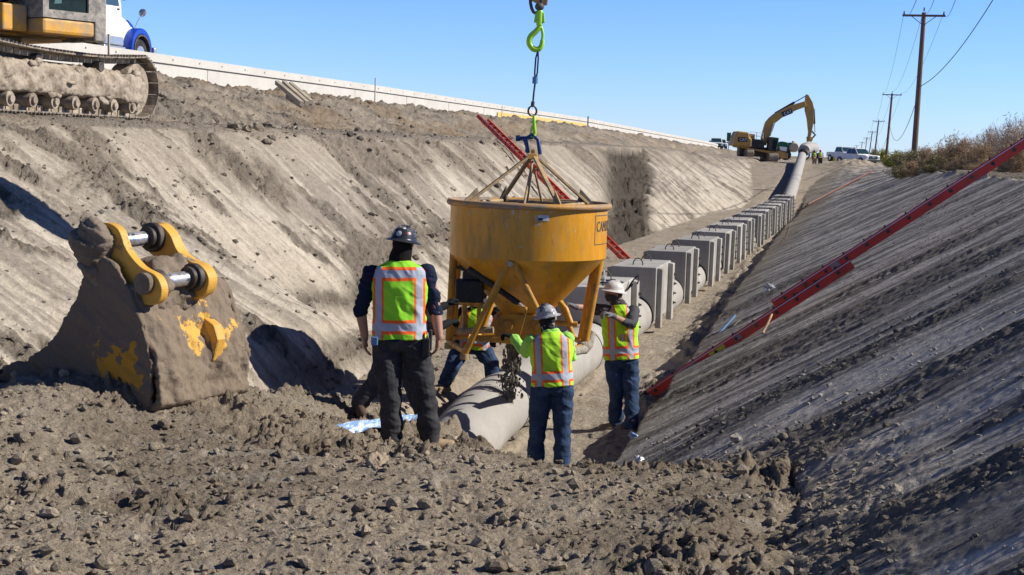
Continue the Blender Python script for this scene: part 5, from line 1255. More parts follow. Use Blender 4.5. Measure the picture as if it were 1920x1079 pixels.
mb = MB(); mb.tube([fl3(502, 500, -1.2), fl3(502, 452, -1.2), fl3(600, 462, -1.2), fl3(600, 505, -1.2)], 0.03, 6); mb.cyl(fl3(550, 455, -1.2), fl3(550, 505, -1.2), 0.03, 6); mb.cyl(fl3(502, 480, -1.2), fl3(600, 487, -1.2), 0.025, 6); mb.build('handrail', M['white'], fe_)
fpl('cab', [(645, 495), (660, 487), (718, 492), (720, 500), (705, 600), (640, 590)], -1.45, -0.35, M['green'] if False else M['dsteel'], .05)
fpl('cab_window', [(672, 505), (710, 505), (697, 588), (668, 580)], -1.47, -1.455, M['cabglass'], 0)
mb = MB(); mb.box((fl3(560, 605)[0], 0, fl3(560, 605)[2]), (3.2, 1.6, 0.9)); mb.build('undercarriage', M['dsteel'], fe_, False, None, .05)
def ftrack(x0, x1, y0, y1):
    a = far_local(*zq(x0, y0)); b = far_local(*zq(x1, y1)); mb = MB()
    pr = [(-2.6+0.5*(1-math.cos(t)) if False else 0, 0) for t in (0,)]
    h = a[1]-b[1]; pts = []
    for t in np.linspace(-math.pi/2, math.pi/2, 9): pts.append((2.2+h/2*math.cos(t), h/2+h/2*math.sin(t)))
    for t in np.linspace(math.pi/2, 3*math.pi/2, 9): pts.append((-2.2+h/2*math.cos(t), h/2+h/2*math.sin(t)))
    mb.prism(pts, lambda p: (a[0], p[0], b[1]+p[1]), lambda p: (b[0], p[0], b[1]+p[1])); mb.build('track', M['tracksteel'], fe_, False, None, .05)
ftrack(465, 520, 590, 645); ftrack(635, 708, 612, 676)
M['catlogo'] = paint('logo_black', (0.02, 0.02, 0.02), 0.5, bump=0)
for (x, y, sz, ang, y_) in ((415, 525, 0.36, 0, -1.51), (768, 318, 0.40, 24, -0.36)):
    c = fl3(x, y, y_); vs, fs = text_mesh('CAT', sz, 0.004); a_ = R(ang)
    mb = MB(); mb.box((c[0]+sz*0.85*math.cos(a_)-sz*.3*math.sin(a_), y_-0.004, c[2]+sz*0.35*math.cos(a_)+sz*.85*math.sin(a_)), (sz*2.5, 0.012, sz*1.2), Matrix.Rotation(-a_, 3, 'Y')); bd = mb.build('logo_plate', M['catlogo'], fe_)
    mb = MB(); mb.add([(c[0]+v.x*math.cos(a_)-v.y*math.sin(a_), y_-0.014-v.z, c[2]+v.x*math.sin(a_)+v.y*math.cos(a_)) for v in vs], fs); mb.build('logo', M['white'], bd)

# tan loader / tank truck behind the far excavator
def far_thing(name, px, py, d_, label, cat, rz=YAW): return thing(name, dep(px, py, d_), rz, label, cat)
ld = far_thing('tank_truck', 1468, 300, 150, 'tan machine with a dark green tank, partly behind the far excavator', 'tank truck')
def LQ(x, y, yy=0.0, d_=150.0): q = zq(x, y); return ((q[0]-1468)*d_/2667.0, yy, (300-q[1])*d_/2667.0)
mb = MB(); mb.prism([(LQ(x, y)[0], LQ(x, y)[2]) for x, y in [(712, 602), (735, 592), (805, 612), (805, 650), (760, 655), (712, 630)]], lambda p: (p[0], -1, p[1]), lambda p: (p[0], 1.2, p[1])); mb.build('chassis_body', M['catfar'], ld, False, None, .08)
mb = MB(); mb.prism([(LQ(x, y)[0], LQ(x, y)[2]) for x, y in [(720, 545), (760, 522), (800, 530), (812, 560), (812, 612), (735, 592), (718, 575)]], lambda p: (p[0], -0.9, p[1]), lambda p: (p[0], 0.9, p[1])); mb.build('cab', M['green'], ld, False, None, .06)
mb = MB(); mb.prism([(LQ(x, y)[0], LQ(x, y)[2]) for x, y in [(735, 565), (795, 567), (792, 600), (742, 590)]], lambda p: (p[0], -1.0, p[1]), lambda p: (p[0], -0.91, p[1])); mb.build('windscreen', M['white'], ld, False, None, .02)
c = LQ(850, 565); mb = MB(); mb.tube([(c[0]-0.1, 3.5, c[2]), (c[0]-0.1, -0.6, c[2])], 0.50, 30); tnk = mb.build('tank', M['green'], ld, True); 
mb = MB(); mb.tube([(c[0], -0.6, c[2]), (c[0], -0.95, c[2]), (c[0], -1.1, c[2])], [0.53, 0.52, 0.40], 30); M['tankend'] = paint('tank_end', (0.42, 0.36, 0.27), 0.7, bump=0.05); mb.build('tank_end', M['tankend'], ld, True)
mb = MB(); mb.cyl((c[0], 0, c[2]+.45), (c[0], 0, c[2]+.65), 0.09, 12); mb.build('filler_cap', M['black'], ld)
for x in (725, 790): 
    q = LQ(x, 652); mb = MB(); mb.cyl((q[0], -0.9, q[2]+0.35), (q[0], -0.5, q[2]+0.35), 0.55, 20); mb.build('wheel', M['black'], ld, True)
# sign on two posts right of the barrier
sg = far_thing('road_sign', 1366, 272, 190, 'small dark green road sign on posts at the far end of the barrier', 'road sign')
mb = MB(); mb.box((0, 0, 1.05), (0.55, 0.05, 1.15)); mb.build('sign_panel', M['green'], sg, False, None, .01)
mb = MB(); mb.cyl((0, 0.05, -1.5), (0, 0.05, 0.5), 0.05, 8); mb.build('sign_post', M['dsteel'], sg)

# ------------------------------------------------------------------ pickups and cars
def pickup(loc, rz, label, col=None, group=None):
    t = thing('pickup_truck', loc, rz, label, 'pickup truck', group); m = M['white'] if col is None else col
    body = [(-2.9, 0.62), (-2.9, 1.18), (-0.95, 1.20), (-0.95, 1.22), (1.15, 1.22), (1.35, 1.20), (2.65, 1.12), (2.85, 1.0), (2.9, 0.55), (2.55, 0.50)]
    mb = MB()
    def X2(p, s): return (p[0], s*0.98, p[1])
    mb.prism(body, lambda p: (p[0], -0.98, p[1]), lambda p: (p[0], 0.98, p[1])); mb.build('body', m, t, False, None, .07)
    cabp = [(-0.95, 1.20), (-0.80, 1.90), (0.55, 1.92), (1.30, 1.20)]
    mb = MB(); vs = [(p[0], s*(0.94 if p[1] < 1.5 else 0.76), p[1]) for s in (-1, 1) for p in cabp]; n = 4
    mb.add(vs, [(3, 2, 1, 0), (4, 5, 6, 7)]+[(i, (i+1) % n, n+(i+1) % n, n+i) for i in range(4)]); mb.build('cab', m, t, False, None, .05)
    for s in (-1, 1):
        for (xa, xb, xc_, xd) in ((-0.80, -0.05, -0.08, -0.70), (0.03, 1.05, 0.52, 0.0)):
            mb = MB(); yb, yt = s*0.935, s*0.80; w0 = [(xa, yb, 1.27), (xb, yb, 1.27), (xc_, yt, 1.83), (xd, yt, 1.83)]
            mb.add([Vector(v)+Vector((0, s*0.012, 0)) for v in w0]+[Vector(v)-Vector((0, s*0.01, 0)) for v in w0], [(0, 1, 2, 3), (7, 6, 5, 4), (0, 4, 5, 1), (1, 5, 6, 2), (2, 6, 7, 3), (3, 7, 4, 0)]); mb.build('side_window', M['glass'], t)
    mb = MB(); w0 = [(1.24, -0.80, 1.28), (1.24, 0.80, 1.28), (0.66, 0.68, 1.84), (0.66, -0.68, 1.84)]
    mb.add([Vector(v)+Vector((0.03, 0, 0.02)) for v in w0]+w0, [(0, 1, 2, 3), (7, 6, 5, 4), (0, 4, 5, 1), (1, 5, 6, 2), (2, 6, 7, 3), (3, 7, 4, 0)]); mb.build('windscreen', M['glass'], t)
    mb = MB(); mb.box((2.90, 0, 0.88), (0.08, 1.20, 0.36)); gr = mb.build('grille', M['black'], t, False, None, .02)
    mb = MB(); mb.box((2.945, 0, 0.95), (0.02, 0.36, 0.07)); mb.build('badge', M['alu'], gr)
    mb = MB(); mb.box((2.93, 0, 0.52), (0.16, 1.9, 0.26)); mb.build('bumper', M['black'], t, False, None, .03)
    for s in (-1, 1):
        mb = MB(); mb.box((2.86, s*0.78, 0.92), (0.12, 0.30, 0.26)); mb.build('headlight', M['alu'], t, False, None, .03)
        mb = MB(); mb.box((1.15, s*1.08, 1.35), (0.12, 0.22, 0.24)); mb.build('wing_mirror', M['black'], t, False, None, .03)
        for x in (-1.95, 1.85):
            mb = MB(); mb.cyl((x, s*0.72, 0.40), (x, s*1.0, 0.40), 0.41, 26); w_ = mb.build('wheel', M['black'], t, True, None, .03)
            mb = MB(); mb.cyl((x, s*1.0, 0.40), (x, s*1.012, 0.40), 0.24, 20); mb.build('rim', M['alu'], w_, True)
            mb = MB(); mb.lathe([(0.42, 0), (0.50, 0), (0.50, 0.03), (0.42, 0.03)], c=(x, s*0.97, 0.42), seg=26, M=Matrix.Rotation(R(90), 3, 'X')); mb.build('wheel_arch', M['black'], t)
    mb = MB(); mb.box((-1.9, 0, 1.20), (1.7, 1.6, 0.02)); mb.build('bed', M['black'], t)
    return t
pp_ = dep(1606, 309, 168)
hd_ = math.atan2(-0.90, 0.44)+YAW
pickup((pp_.x, pp_.y, pp_.z), hd_, 'white pickup truck parked facing the camera at the end of the right bank')
pk2 = dep(1582, 303, 188)
pickup((pk2.x, pk2.y, pk2.z), hd_-0.15, 'second pickup truck mostly hidden behind the white one, dark roof', M['white'])
for k, (px, py, d_, lab) in enumerate([(1343, 271, 230, 'white car passing on the road behind the barrier end'), (1352, 272, 260, 'smaller far white car on the road left of the sign')]):
    q = dep(px, py, d_); pickup((q.x, q.y, q.z-0.9), math.atan2(-1, 0.15), lab)
# orange and misc bits by the slope
# ------------------------------------------------------------------ people
def clothmat(name, col, var=0.12, bs=60, rough=0.9, bump=0.25):
    return paint(name, col, rough, var=var, bump=bump, bscale=bs, spec=0.15, vscale=9)
M['skin'] = paint('skin', (0.40, 0.22, 0.15), 0.55, var=0.08, bump=0.05)
M['skin2'] = paint('skin_dark', (0.22, 0.11, 0.07), 0.55, var=0.08, bump=0.05)
M['navy'] = clothmat('navy_shirt', (0.014, 0.020, 0.045)); M['charcoal'] = clothmat('charcoal_hoodie', (0.07, 0.07, 0.08)); M['blacksl'] = clothmat('black_shirt', (0.012, 0.012, 0.014))
M['limesl'] = clothmat('lime_shirt', (0.36, 0.72, 0.14)); M['jblack'] = clothmat('black_jeans', (0.045, 0.045, 0.050), .5); M['jblue'] = clothmat('blue_jeans', (0.035, 0.062, 0.125), .45); M['jgrey'] = clothmat('grey_jeans', (0.05, 0.052, 0.062), .3)
M['boot'] = clothmat('tan_boot', (0.34, 0.25, 0.16), .2); M['bootd'] = clothmat('dark_boot', (0.10, 0.07, 0.05), .2)
M['glove'] = clothmat('dark_glove', (0.018, 0.018, 0.02)); M['gloveg'] = clothmat('grey_glove', (0.16, 0.165, 0.18))
M['hatw'] = paint('white_helmet', (0.62, 0.62, 0.60), 0.35, dirt=(0.35, 0.32, 0.28), dirt_amt=0.3, dscale=12, bump=0.02)
M['hatd'] = paint('dark_helmet', (0.025, 0.028, 0.035), 0.3, dirt=(0.20, 0.20, 0.22), dirt_amt=0.30, dscale=9, bump=0.02, dirt_hard=0.02)
M['hatg'] = paint('grey_helmet', (0.42, 0.43, 0.44), 0.3, dirt=(0.13, 0.13, 0.15), dirt_amt=0.42, dscale=14, bump=0.02, dirt_hard=0.02)
M['bandana'] = paint('bandana', (0.012, 0.012, 0.016), 0.9, dirt=(0.4, 0.4, 0.43), dirt_amt=0.30, dscale=16, bump=0.3, dirt_hard=0.02)
M['hair'] = clothmat('dark_hair', (0.012, 0.010, 0.009))
M['pale'] = paint('pale_patch', (0.45, 0.45, 0.46), 0.5, bump=0); M['redp'] = paint('red_patch', (0.35, 0.03, 0.04), 0.5, bump=0)
def vestmat():
    m, nt, b = newmat('hi_vis_vest'); L = nt.links; at = N(nt, 'ShaderNodeAttribute', attribute_name='Col'); L.new(at.outputs['Color'], b.inputs['Base Color'])
    b.inputs['Roughness'].default_value = 0.75; b.inputs['Specular IOR Level'].default_value = 0.2
    tc = N(nt, 'ShaderNodeTexCoord'); n = N(nt, 'ShaderNodeTexNoise', Scale=220.0, Detail=2.0); L.new(tc.outputs['Object'], n.inputs['Vector'])
    bp = N(nt, 'ShaderNodeBump', Strength=0.2, Distance=0.01); L.new(n.outputs[0], bp.inputs['Height']); L.new(bp.outputs[0], b.inputs['Normal']); return m
M['vest'] = vestmat()
def loft(mb, secs, seg=28):
    """secs: (centre, right vector, up vector, half width, half depth)"""
    vs = []; fs = []
    for c, x, up, a, b in secs:
        x = x.normalized(); y = up.cross(x).normalized()
        for k in range(seg):
            t = 2*math.pi*k/seg; ct, st = math.cos(t), math.sin(t)
            ct = math.copysign(abs(ct)**0.85, ct); st = math.copysign(abs(st)**0.85, st)
            vs.append(c+x*a*ct+y*b*st)
    n = len(secs)
    for i in range(n-1):
        for k in range(seg): fs.append((i*seg+k, i*seg+(k+1) % seg, (i+1)*seg+(k+1) % seg, (i+1)*seg+k))
    fs.append(tuple(range(seg-1, -1, -1))); fs.append(tuple(range((n-1)*seg, n*seg))); mb.add(vs, fs)
def limb(mb, pts, rr, seg=16):
    P = [Vector(p) for p in pts]
    d0 = (P[0]-P[1]).normalized(); d1 = (P[-1]-P[-2]).normalized()
    P2 = [P[0]+d0*rr[0]*0.95, P[0]+d0*rr[0]*0.7, P[0]+d0*rr[0]*0.35]+P+[P[-1]+d1*rr[-1]*0.35, P[-1]+d1*rr[-1]*0.7, P[-1]+d1*rr[-1]*0.95]
    R2 = [rr[0]*0.3, rr[0]*0.71, rr[0]*0.94]+list(rr)+[rr[-1]*0.94, rr[-1]*0.71, rr[-1]*0.3]
    mb.tube(P2, R2, seg)
def folds(o, amp, fx=7, fz=22, seed=0):
    me = o.data; n = len(me.vertices); co = np.empty(n*3); me.vertices.foreach_get('co', co); co = co.reshape(-1, 3)
    nr = np.empty(n*3); me.vertices.foreach_get('normal', nr); nr = nr.reshape(-1, 3)
    h = 1-2*np.abs(fbm(co[:, 0]*fx+co[:, 2]*fx*.5+seed, co[:, 2]*fz+co[:, 0]*fz*0.35-co[:, 1]*5, 3, seed)); h = h-0.6
    h2 = fbm(co[:, 0]*9+5, co[:, 2]*9+co[:, 1]*7, 2, seed+5)
    co = co+nr*(h*amp+h2*amp*0.7)[:, None]; me.vertices.foreach_set('co', co.ravel()); me.update()
def hand(mb, wr, dr, nrm, curl=0.6, s=1.0, thumb=1, fr=0.0095):
    """palm, four unequal fingers bending towards -nrm, and a thumb from the side of the palm"""
    dr = dr.normalized(); nrm = (nrm-dr*nrm.dot(dr)).normalized(); lat = dr.cross(nrm)
    Mx = Matrix((lat, dr, nrm)).transposed()
    mb.ball(wr+dr*0.05*s, (0.042*s, 0.055*s, 0.020*s), 16, 10, Mx); limb(mb, [wr-dr*0.01, wr+dr*0.03*s], [0.028*s, 0.026*s], 12)
    for k, (o_, ln) in enumerate(((-0.030, 0.068), (-0.010, 0.078), (0.010, 0.073), (0.029, 0.058))):
        p = wr+dr*0.088*s+lat*o_*s*thumb; a = 0.15+0.05*k; P = [p-dr*0.02*s]; P.append(p)
        for j, f_ in enumerate((0.45, 0.33, 0.22)):
            a += curl*(0.9 if j else 0.6); p = p+(dr*math.cos(a)-nrm*math.sin(a))*ln*f_*s; P.append(p)
        limb(mb, P, [fr*1.15*s, fr*1.15*s, fr*1.05*s, fr*0.95*s, fr*0.8*s], 10)
    p = wr+dr*0.03*s-lat*0.034*s*thumb; q = p+(dr*0.55-lat*0.75*thumb-nrm*0.3*curl).normalized()*0.04*s; q2 = q+(dr*0.9-lat*0.25*thumb-nrm*0.6*curl).normalized()*0.032*s
    limb(mb, [p, q, q2], [fr*1.4*s, fr*1.2*s, fr*s], 10)
SIL = np.array([0.42, 0.46, 0.54]); ORG = np.array([0.95, 0.16, 0.03]); LIM = np.array([0.42, 0.80, 0.035])
def person(label, d, g, J, facing, top, legs_m, boots_m, hatm, style, skin=None, gloves=None, sleeve=1.0, girth=1.0, vox=0.009, band='v', headcover='hair', look=None, hat_tilt=(0, 0), footdir=((0.2, 1), (0.3, 1)), group=None, armgrip=(0.5, 0.5), lim=LIM, name='person', vest_len=0.0):
    W = dep(g[0], g[1], d); rt = thing(name, (W.x, W.y, gz(W.x, W.y)), YAW, label, 'person', group)
    org = Vector(rt.location); c_, s_ = math.cos(YAW), math.sin(YAW)
    def Lc(q):
        p = dep(q[0], q[1], d+(q[2] if len(q) > 2 else 0))-org; return Vector((p.x*c_+p.y*s_, -p.x*s_+p.y*c_, p.z))
    j = {k: Lc(v) for k, v in J.items()}
    for a in ('anL', 'anR'):
        wx_, wy_ = org.x+j[a].x*c_-j[a].y*s_, org.y+j[a].x*s_+j[a].y*c_
        j[a].z = gz(wx_, wy_)-org.z+0.10
    G = girth; skin = skin or M['skin']
    fwd = Vector((math.cos(R(facing)), math.sin(R(facing)), 0))          # facing, local angle: 90 = away from camera
    lk = Vector((math.cos(R(look if look is not None else facing)), math.sin(R(look if look is not None else facing)), 0))
    shx = (j['shR']-j['shL']); hpx = (j['hiR']-j['hiL'])
    sp0 = j['pel']; sp1 = j['neck']; up = (sp1-sp0).normalized(); SL = (sp1-sp0).length
    shw = shx.length/2
    def sec(t, a, b):
        x = hpx.normalized()*(1-t)+shx.normalized()*t; x = (x-up*x.dot(up)).normalized(); return (sp0+up*SL*t, x, up, a, b)
    def prep(o, v, sm=2): return remesh(o, v, sm)
    # ---- body
    mb = MB()
    loft(mb, [sec(-.10, .13*G, .10*G), sec(0.02, .155*G, .105*G), sec(.3, .14*G, .10*G), sec(.65, .16*G, .11*G), sec(.86, shw*0.85, .095*G), sec(.97, .075, .07), sec(1.02, .055, .055)])
    hd = j['head']; tilt = (hd-sp1).normalized()
    limb(mb, [sp1-up*0.03, sp1.lerp(hd, .6)], [.068*G, .062*G])
    hx = lk.cross(Vector((0, 0, 1))).normalized(); Mh = Matrix((hx, lk, Vector((0, 0, 1)))).transposed()
    mb.ball(hd+Vector((0, 0, .015)), (.076, .096, .105), 24, 16, Mh); mb.ball(hd+lk*.022-Vector((0, 0, .065)), (.056, .068, .062), 18, 12, Mh)
    mb.tube([hd+lk*.088+Vector((0, 0, .025)), hd+lk*.108-Vector((0, 0, .018)), hd+lk*.092-Vector((0, 0, .028))], [.009, .017, .013], 10)
    mb.ball(hd+lk*.082+Vector((0, 0, .032)), (.05, .018, .012), 12, 8, Mh); mb.ball(hd+lk*.083-Vector((0, 0, .058)), (.026, .013, .010), 12, 8, Mh)
    for s in (-1, 1): mb.ball(hd+hx*s*.078-lk*.005-Vector((0, 0, .005)), (.010, .020, .032), 10, 8, Mh)
    hv = {}
    for sd, sg in (('L', -1), ('R', 1)):
        limb(mb, [j['sh'+sd], j['el'+sd], j['wr'+sd]], [.055*G, .043*G, .028*G])
        limb(mb, [j['hi'+sd], j['kn'+sd], j['an'+sd]], [.085*G, .060*G, .040*G])
        dr = (j['wr'+sd]-j['el'+sd]).normalized()
        if 'ha'+sd in j: dr = (j['ha'+sd]-j['wr'+sd]).normalized()
        inn = -shx.normalized()*sg if abs(dr.z) > .6 else Vector((0, 0, 1))
        hv[sd] = (dr, -inn if abs(dr.z) > .6 else inn, armgrip[0 if sg < 0 else 1], sg)
        if not gloves or vox > .02: hand(mb, j['wr'+sd], dr, hv[sd][1], hv[sd][2], 1.05, sg)
    o = mb.build('body', skin, rt, True); prep(o, min(vox, .0065) if (not gloves and vox < .02) else vox, 1)
    # ---- trousers
    mb = MB(); 
    loft(mb, [sec(-.16, .12*G, .11*G), sec(-.06, .165*G, .125*G), sec(0.04, .17*G, .125*G), sec(.14, .158*G, .12*G)])
    for sd in 'LR':
        h_, k_, a_ = j['hi'+sd], j['kn'+sd], j['an'+sd]
        limb(mb, [h_+Vector((0, 0, .02)), h_.lerp(k_, .5), k_, k_.lerp(a_, .45), a_+Vector((0, 0, .0))], [.106*G, .096*G, .080*G, .079*G, .076*G])
    o = mb.build('trousers', legs_m, rt, True); prep(o, vox); folds(o, .013, 5, 11, 3)
    if vox < .02:
        mb = MB(); loft(mb, [sec(.10, .163*G, .124*G), sec(.135, .163*G, .124*G)]); mb.build('belt', M['black'], rt, True)
    # ---- shirt
    mb = MB()
    loft(mb, [sec(-.04, .168*G, .128*G), sec(.12, .165*G, .125*G), sec(.3, .158*G, .12*G), sec(.65, .178*G, .125*G), sec(.84, shw*.98, .118*G), sec(.93, shw*.74, .10*G), sec(.99, .095, .088), sec(1.05, .078, .078)])
    for sd in 'LR':
        e_ = j['el'+sd]; w_ = j['wr'+sd]; end = e_.lerp(w_, max(0, (sleeve-0.5)*2)) if sleeve > .5 else j['sh'+sd].lerp(e_, sleeve*2)
        P = [j['sh'+sd], j['sh'+sd].lerp(e_, .5), e_]; Q = [.068*G, .061*G, .053*G]
        if sleeve > .5: P += [e_.lerp(w_, .3*min(1, (sleeve-.5)*2)), end]; Q += [.048*G, .041*G]
        limb(mb, P, Q)
    o = mb.build('shirt', top, rt, True); prep(o, vox); folds(o, .013, 8, 17, 11)
    # ---- vest
    if style:
        mb = MB(); hm = -.02-vest_len
        loft(mb, [sec(hm, .192*G, .148*G), sec(.12, .190*G, .145*G), sec(.35, .188*G, .144*G), sec(.65, .205*G, .150*G), sec(.82, max(shw*1.05, .20*G), .138*G), sec(.89, shw*.96, .130*G), sec(.955, shw*.66, .112), sec(1.0, .10, .095)])
        o = mb.build('vest', M['vest'], rt, True); prep(o, vox*.85); folds(o, .011, 6, 8, 23)
        me = o.data; n = len(me.vertices); co = np.empty(n*3); me.vertices.foreach_get('co', co); co = co.reshape(-1, 3)
        x = sec(.6, 1, 1)[1]; rel = co-np.array(sp0); v = rel@np.array(up)/SL; u = rel@np.array(x); side = rel@np.array(up.cross(x))
        # keep stripe lines straight: undo the body's lean only roughly
        C = np.tile(np.array(lim), (n, 1)).astype(float)
        C *= (1+0.10*fbm(co[:, 0]*5, co[:, 2]*5, 3, 5))[:, None]
        def put(mask, c): C[mask] = c
        bw, ow = .060/SL, .027/SL; b0 = .07/SL+hm
        cx = shw*0.74; hw, how = .026, .044
        vert = np.abs(np.abs(u)-cx); topl = .93 if band == 'v' else .86
        put((vert < how) & (v > b0), ORG)
        put((v > b0-ow) & (v < b0+bw+ow), ORG)
        if band == 'h':
            t0 = .78; put((v > t0-ow) & (v < t0+bw+ow), ORG)
        put((vert < hw) & (v > b0-ow) & (v < 1.1), SIL); put((v > b0) & (v < b0+bw), SIL)
        if band == 'h':
            put((v > t0) & (v < t0+bw), SIL); put((v > t0+bw+ow), np.array(lim))
        put((vert < hw) & (v < b0-ow) & (v > hm+.01), SIL); put((vert > hw) & (vert < how) & (v < b0-ow), ORG)
        if band == 'f':     # open front seen: zipper and small chest tab
            fr_ = (side*np.sign(1)) 
            tab = (np.abs(u-shw*.1) < .018) & (v > .33) & (v < .45)
            put((np.abs(u-shw*.1) < .032) & (v > .33) & (v < .45), ORG); put(tab, SIL)
        a = me.color_attributes.new('Col', 'FLOAT_COLOR', 'POINT'); a.data.foreach_set('color', np.concatenate([C, np.ones((n, 1))], 1).astype(np.float32).ravel())
    # ---- boots
    for sd, fd in zip('LR', footdir):
        f_ = Vector((fd[0], fd[1], 0)).normalized(); a_ = j['an'+sd]; b_ = Vector((a_.x, a_.y, a_.z-.10))
        mb = MB(); limb(mb, [a_+Vector((0, 0, .06)), a_, b_+Vector((0, 0, .055))-f_*.01], [.056, .054, .05]); 
        limb(mb, [b_+Vector((0, 0, .045))-f_*.04, b_+Vector((0, 0, .045))+f_*.08, b_+Vector((0, 0, .038))+f_*.17], [.045, .048, .043]); mb.box(b_+f_*.06+Vector((0, 0, .012)), (.085, .28, .026), Matrix((f_.cross(Vector((0, 0, 1))), f_, Vector((0, 0, 1)))).transposed())
        o = mb.build('boot', boots_m, rt, True); prep(o, vox*.8)
    # ---- gloves
    if gloves and vox < .02:
        for sd in 'LR':
            dr, nn, cu, sg = hv[sd]; mb = MB(); hand(mb, j['wr'+sd], dr, nn, cu, 1.12, sg, .0115); limb(mb, [j['wr'+sd]-dr*.035, j['wr'+sd]], [.034, .030]); o = mb.build('glove', gloves, rt, True); prep(o, .006, 1)
    # ---- head wear
    Th = Matrix.Rotation(R(hat_tilt[0]), 3, hx) @ Matrix.Rotation(R(hat_tilt[1]), 3, lk) @ Mh
    hc = hd+Vector((0, 0, .028))
    mb = MB()
    prof = [(0.0, .118), (.035, .116), (.07, .104), (.10, .078), (.118, .045), (.122, .012), (.128, .0), (.158, -.010), (.170, -.018), (.168, -.024), (.125, -.012), (.112, .0), (.10, .05), (0, .09)]
    vs = []; mb.lathe(prof, seg=40); mb.v = [tuple(hc+Th @ Vector((v[0]*.90, v[1]*1.10, v[2]))) for v in mb.v]
    HS = 0.90; mb.v = [tuple(hc+(Vector(v)-hc)*HS) for v in mb.v]
    for dx in (-.018, 0, .018): mb.tube([hc+Th @ Vector((dx, 1.08*.105*math.cos(a), .012+.112*math.sin(a)+.003))*HS for a in np.linspace(R(25), R(155), 12)], .005, 6)
    hat = mb.build('hard_hat', hatm, rt, True, None, 0, 50)
    if vox < .02:
        for k, (az, el_, s, m_) in enumerate(((-90, 22, .026, M['pale']), (-48, 28, .016, M['redp']), (-125, 25, .022, M['pale']), (-70, 55, .02, M['pale']))):
            if hatm is M['hatw'] and k != 1: continue
            a, e = R(az), R(el_); nrm = Vector((math.cos(e)*math.cos(a), math.cos(e)*math.sin(a), math.sin(e))); c = Vector((.90*.124*nrm.x, 1.1*.124*nrm.y, .116*nrm.z+.006))
            q = nrm.to_track_quat('Z', 'Y').to_matrix(); mb = MB(); mb.lathe([(0, .002), (s*.7, .001), (s, -.003), (s, -.008)], seg=16); mb.v = [tuple(hc+Th @ (c+q @ Vector(v))*HS) for v in mb.v]; mb.build('sticker', m_, hat, True)
    mb = MB()
    if headcover == 'hair':
        mb.ball(hd-lk*.022+Vector((0, 0, -.005)), (.083, .088, .092), 20, 14, Mh); limb(mb, [hd-lk*.02-Vector((0, 0, .05)), sp1-lk*.01+up*.02], [.080, .092])
        o = mb.build('hair', M['hair'], rt, True); prep(o, vox)
    elif headcover == 'bandana':
        mb.ball(hd-lk*.015+Vector((0, 0, -.01)), (.086, .095, .092), 20, 14, Mh); limb(mb, [hd-Vector((0, 0, .05)), sp1-up*.01], [.078, .085]); o = mb.build('bandana', M['bandana'], rt, True); prep(o, vox); folds(o, .008, 12, 30, 7)
    elif headcover == 'gaiter':
        mb.ball(hd+lk*.025-Vector((0, 0, .05)), (.074, .085, .065), 20, 14, Mh); limb(mb, [hd-Vector((0, 0, .07)), sp1], [.072, .080]); mb.ball(hd-lk*.025-Vector((0, 0, .01)), (.082, .082, .085), 18, 12, Mh)
        o = mb.build('neck_gaiter', M['charcoal'], rt, True); prep(o, vox); folds(o, .007, 12, 30, 9)
    if vox < .02:
        for s in (-1, 1):
            mb = MB(); mb.ball(hd+lk*.0865+hx*s*.031+Vector((0, 0, .012)), (.013, .008, .008), 12, 8, Mh); mb.build('eye', M['black'], rt, True)
    return rt, j, sec, hd

p1_, j1, s1, h1 = person('person in dark hard hat, black jeans and striped vest standing with back to the camera', 11.4, (768, 846),
    dict(head=(757, 456), neck=(751, 490), pel=(750, 634), shL=(697, 513), shR=(800, 513), elL=(676, 584, .02), wrL=(684, 630, .03), haL=(684, 655, .03), elR=(817, 584, .02), wrR=(824, 634, -.02), haR=(818, 660, 0), hiL=(726, 652), hiR=(778, 652), knL=(731, 742, -.03), knR=(797, 742, .02), anL=(735, 830, .02), anR=(806, 828, .05)),
    90, M['navy'], M['jblack'], M['boot'], M['hatd'], True, sleeve=.50, girth=1.14, vox=.008, band='h', look=70, hat_tilt=(-6, 6), footdir=((-.1, -.55), (1, .25)), armgrip=(.35, .3), lim=np.array([0.30, 0.74, 0.04]))
p2_, *_ = person('person in grey hard hat and lime striped shirt pushing the hopper from the front', 14.2, (1030, 888),
    dict(head=(1024, 596, .02), neck=(1032, 622), pel=(1036, 722), shL=(996, 640), shR=(1064, 636), elL=(984, 662, .12), wrL=(963, 633, .30), haL=(950, 628, .34), elR=(1072, 668, .18), wrR=(1052, 650, .42), haR=(1046, 640, .5), hiL=(1016, 734), hiR=(1055, 734), knL=(1008, 800, .04), knR=(1054, 800, 0), anL=(1003, 872, .0), anR=(1054, 876, -.08)),
    95, M['limesl'], M['jblue'], M['boot'], M['hatg'], True, gloves=M['glove'], sleeve=.97, girth=1.10, band='v', headcover='bandana', look=120, hat_tilt=(-8, -10), armgrip=(.9, .8), lim=np.array([0.46, 0.85, 0.05]))
p3_, *_ = person('person in white hard hat and lime vest gripping the right hopper leg', 16.5, (1166, 790),
    dict(head=(1151, 549, -.02), neck=(1161, 572), pel=(1165, 672), shL=(1141, 583, 0), shR=(1188, 584, .0), elL=(1107, 579, -.05), wrL=(1077, 575, -.25), haL=(1062, 569, -.3), elR=(1184, 610, -.30), wrR=(1147, 592, -.55), haR=(1131, 586, -.6), hiL=(1152, 684), hiR=(1180, 684), knL=(1156, 731, -.02), knR=(1184, 735, -.06), anL=(1155, 770, .05), anR=(1185, 790, -.2)),
    215, M['charcoal'], M['jblue'], M['boot'], M['hatw'], True, gloves=M['gloveg'], sleeve=.72, girth=1.08, band='f', headcover='gaiter', look=200, hat_tilt=(8, 0), footdir=((-1, -.3), (-.1, -1)), armgrip=(.95, .95))
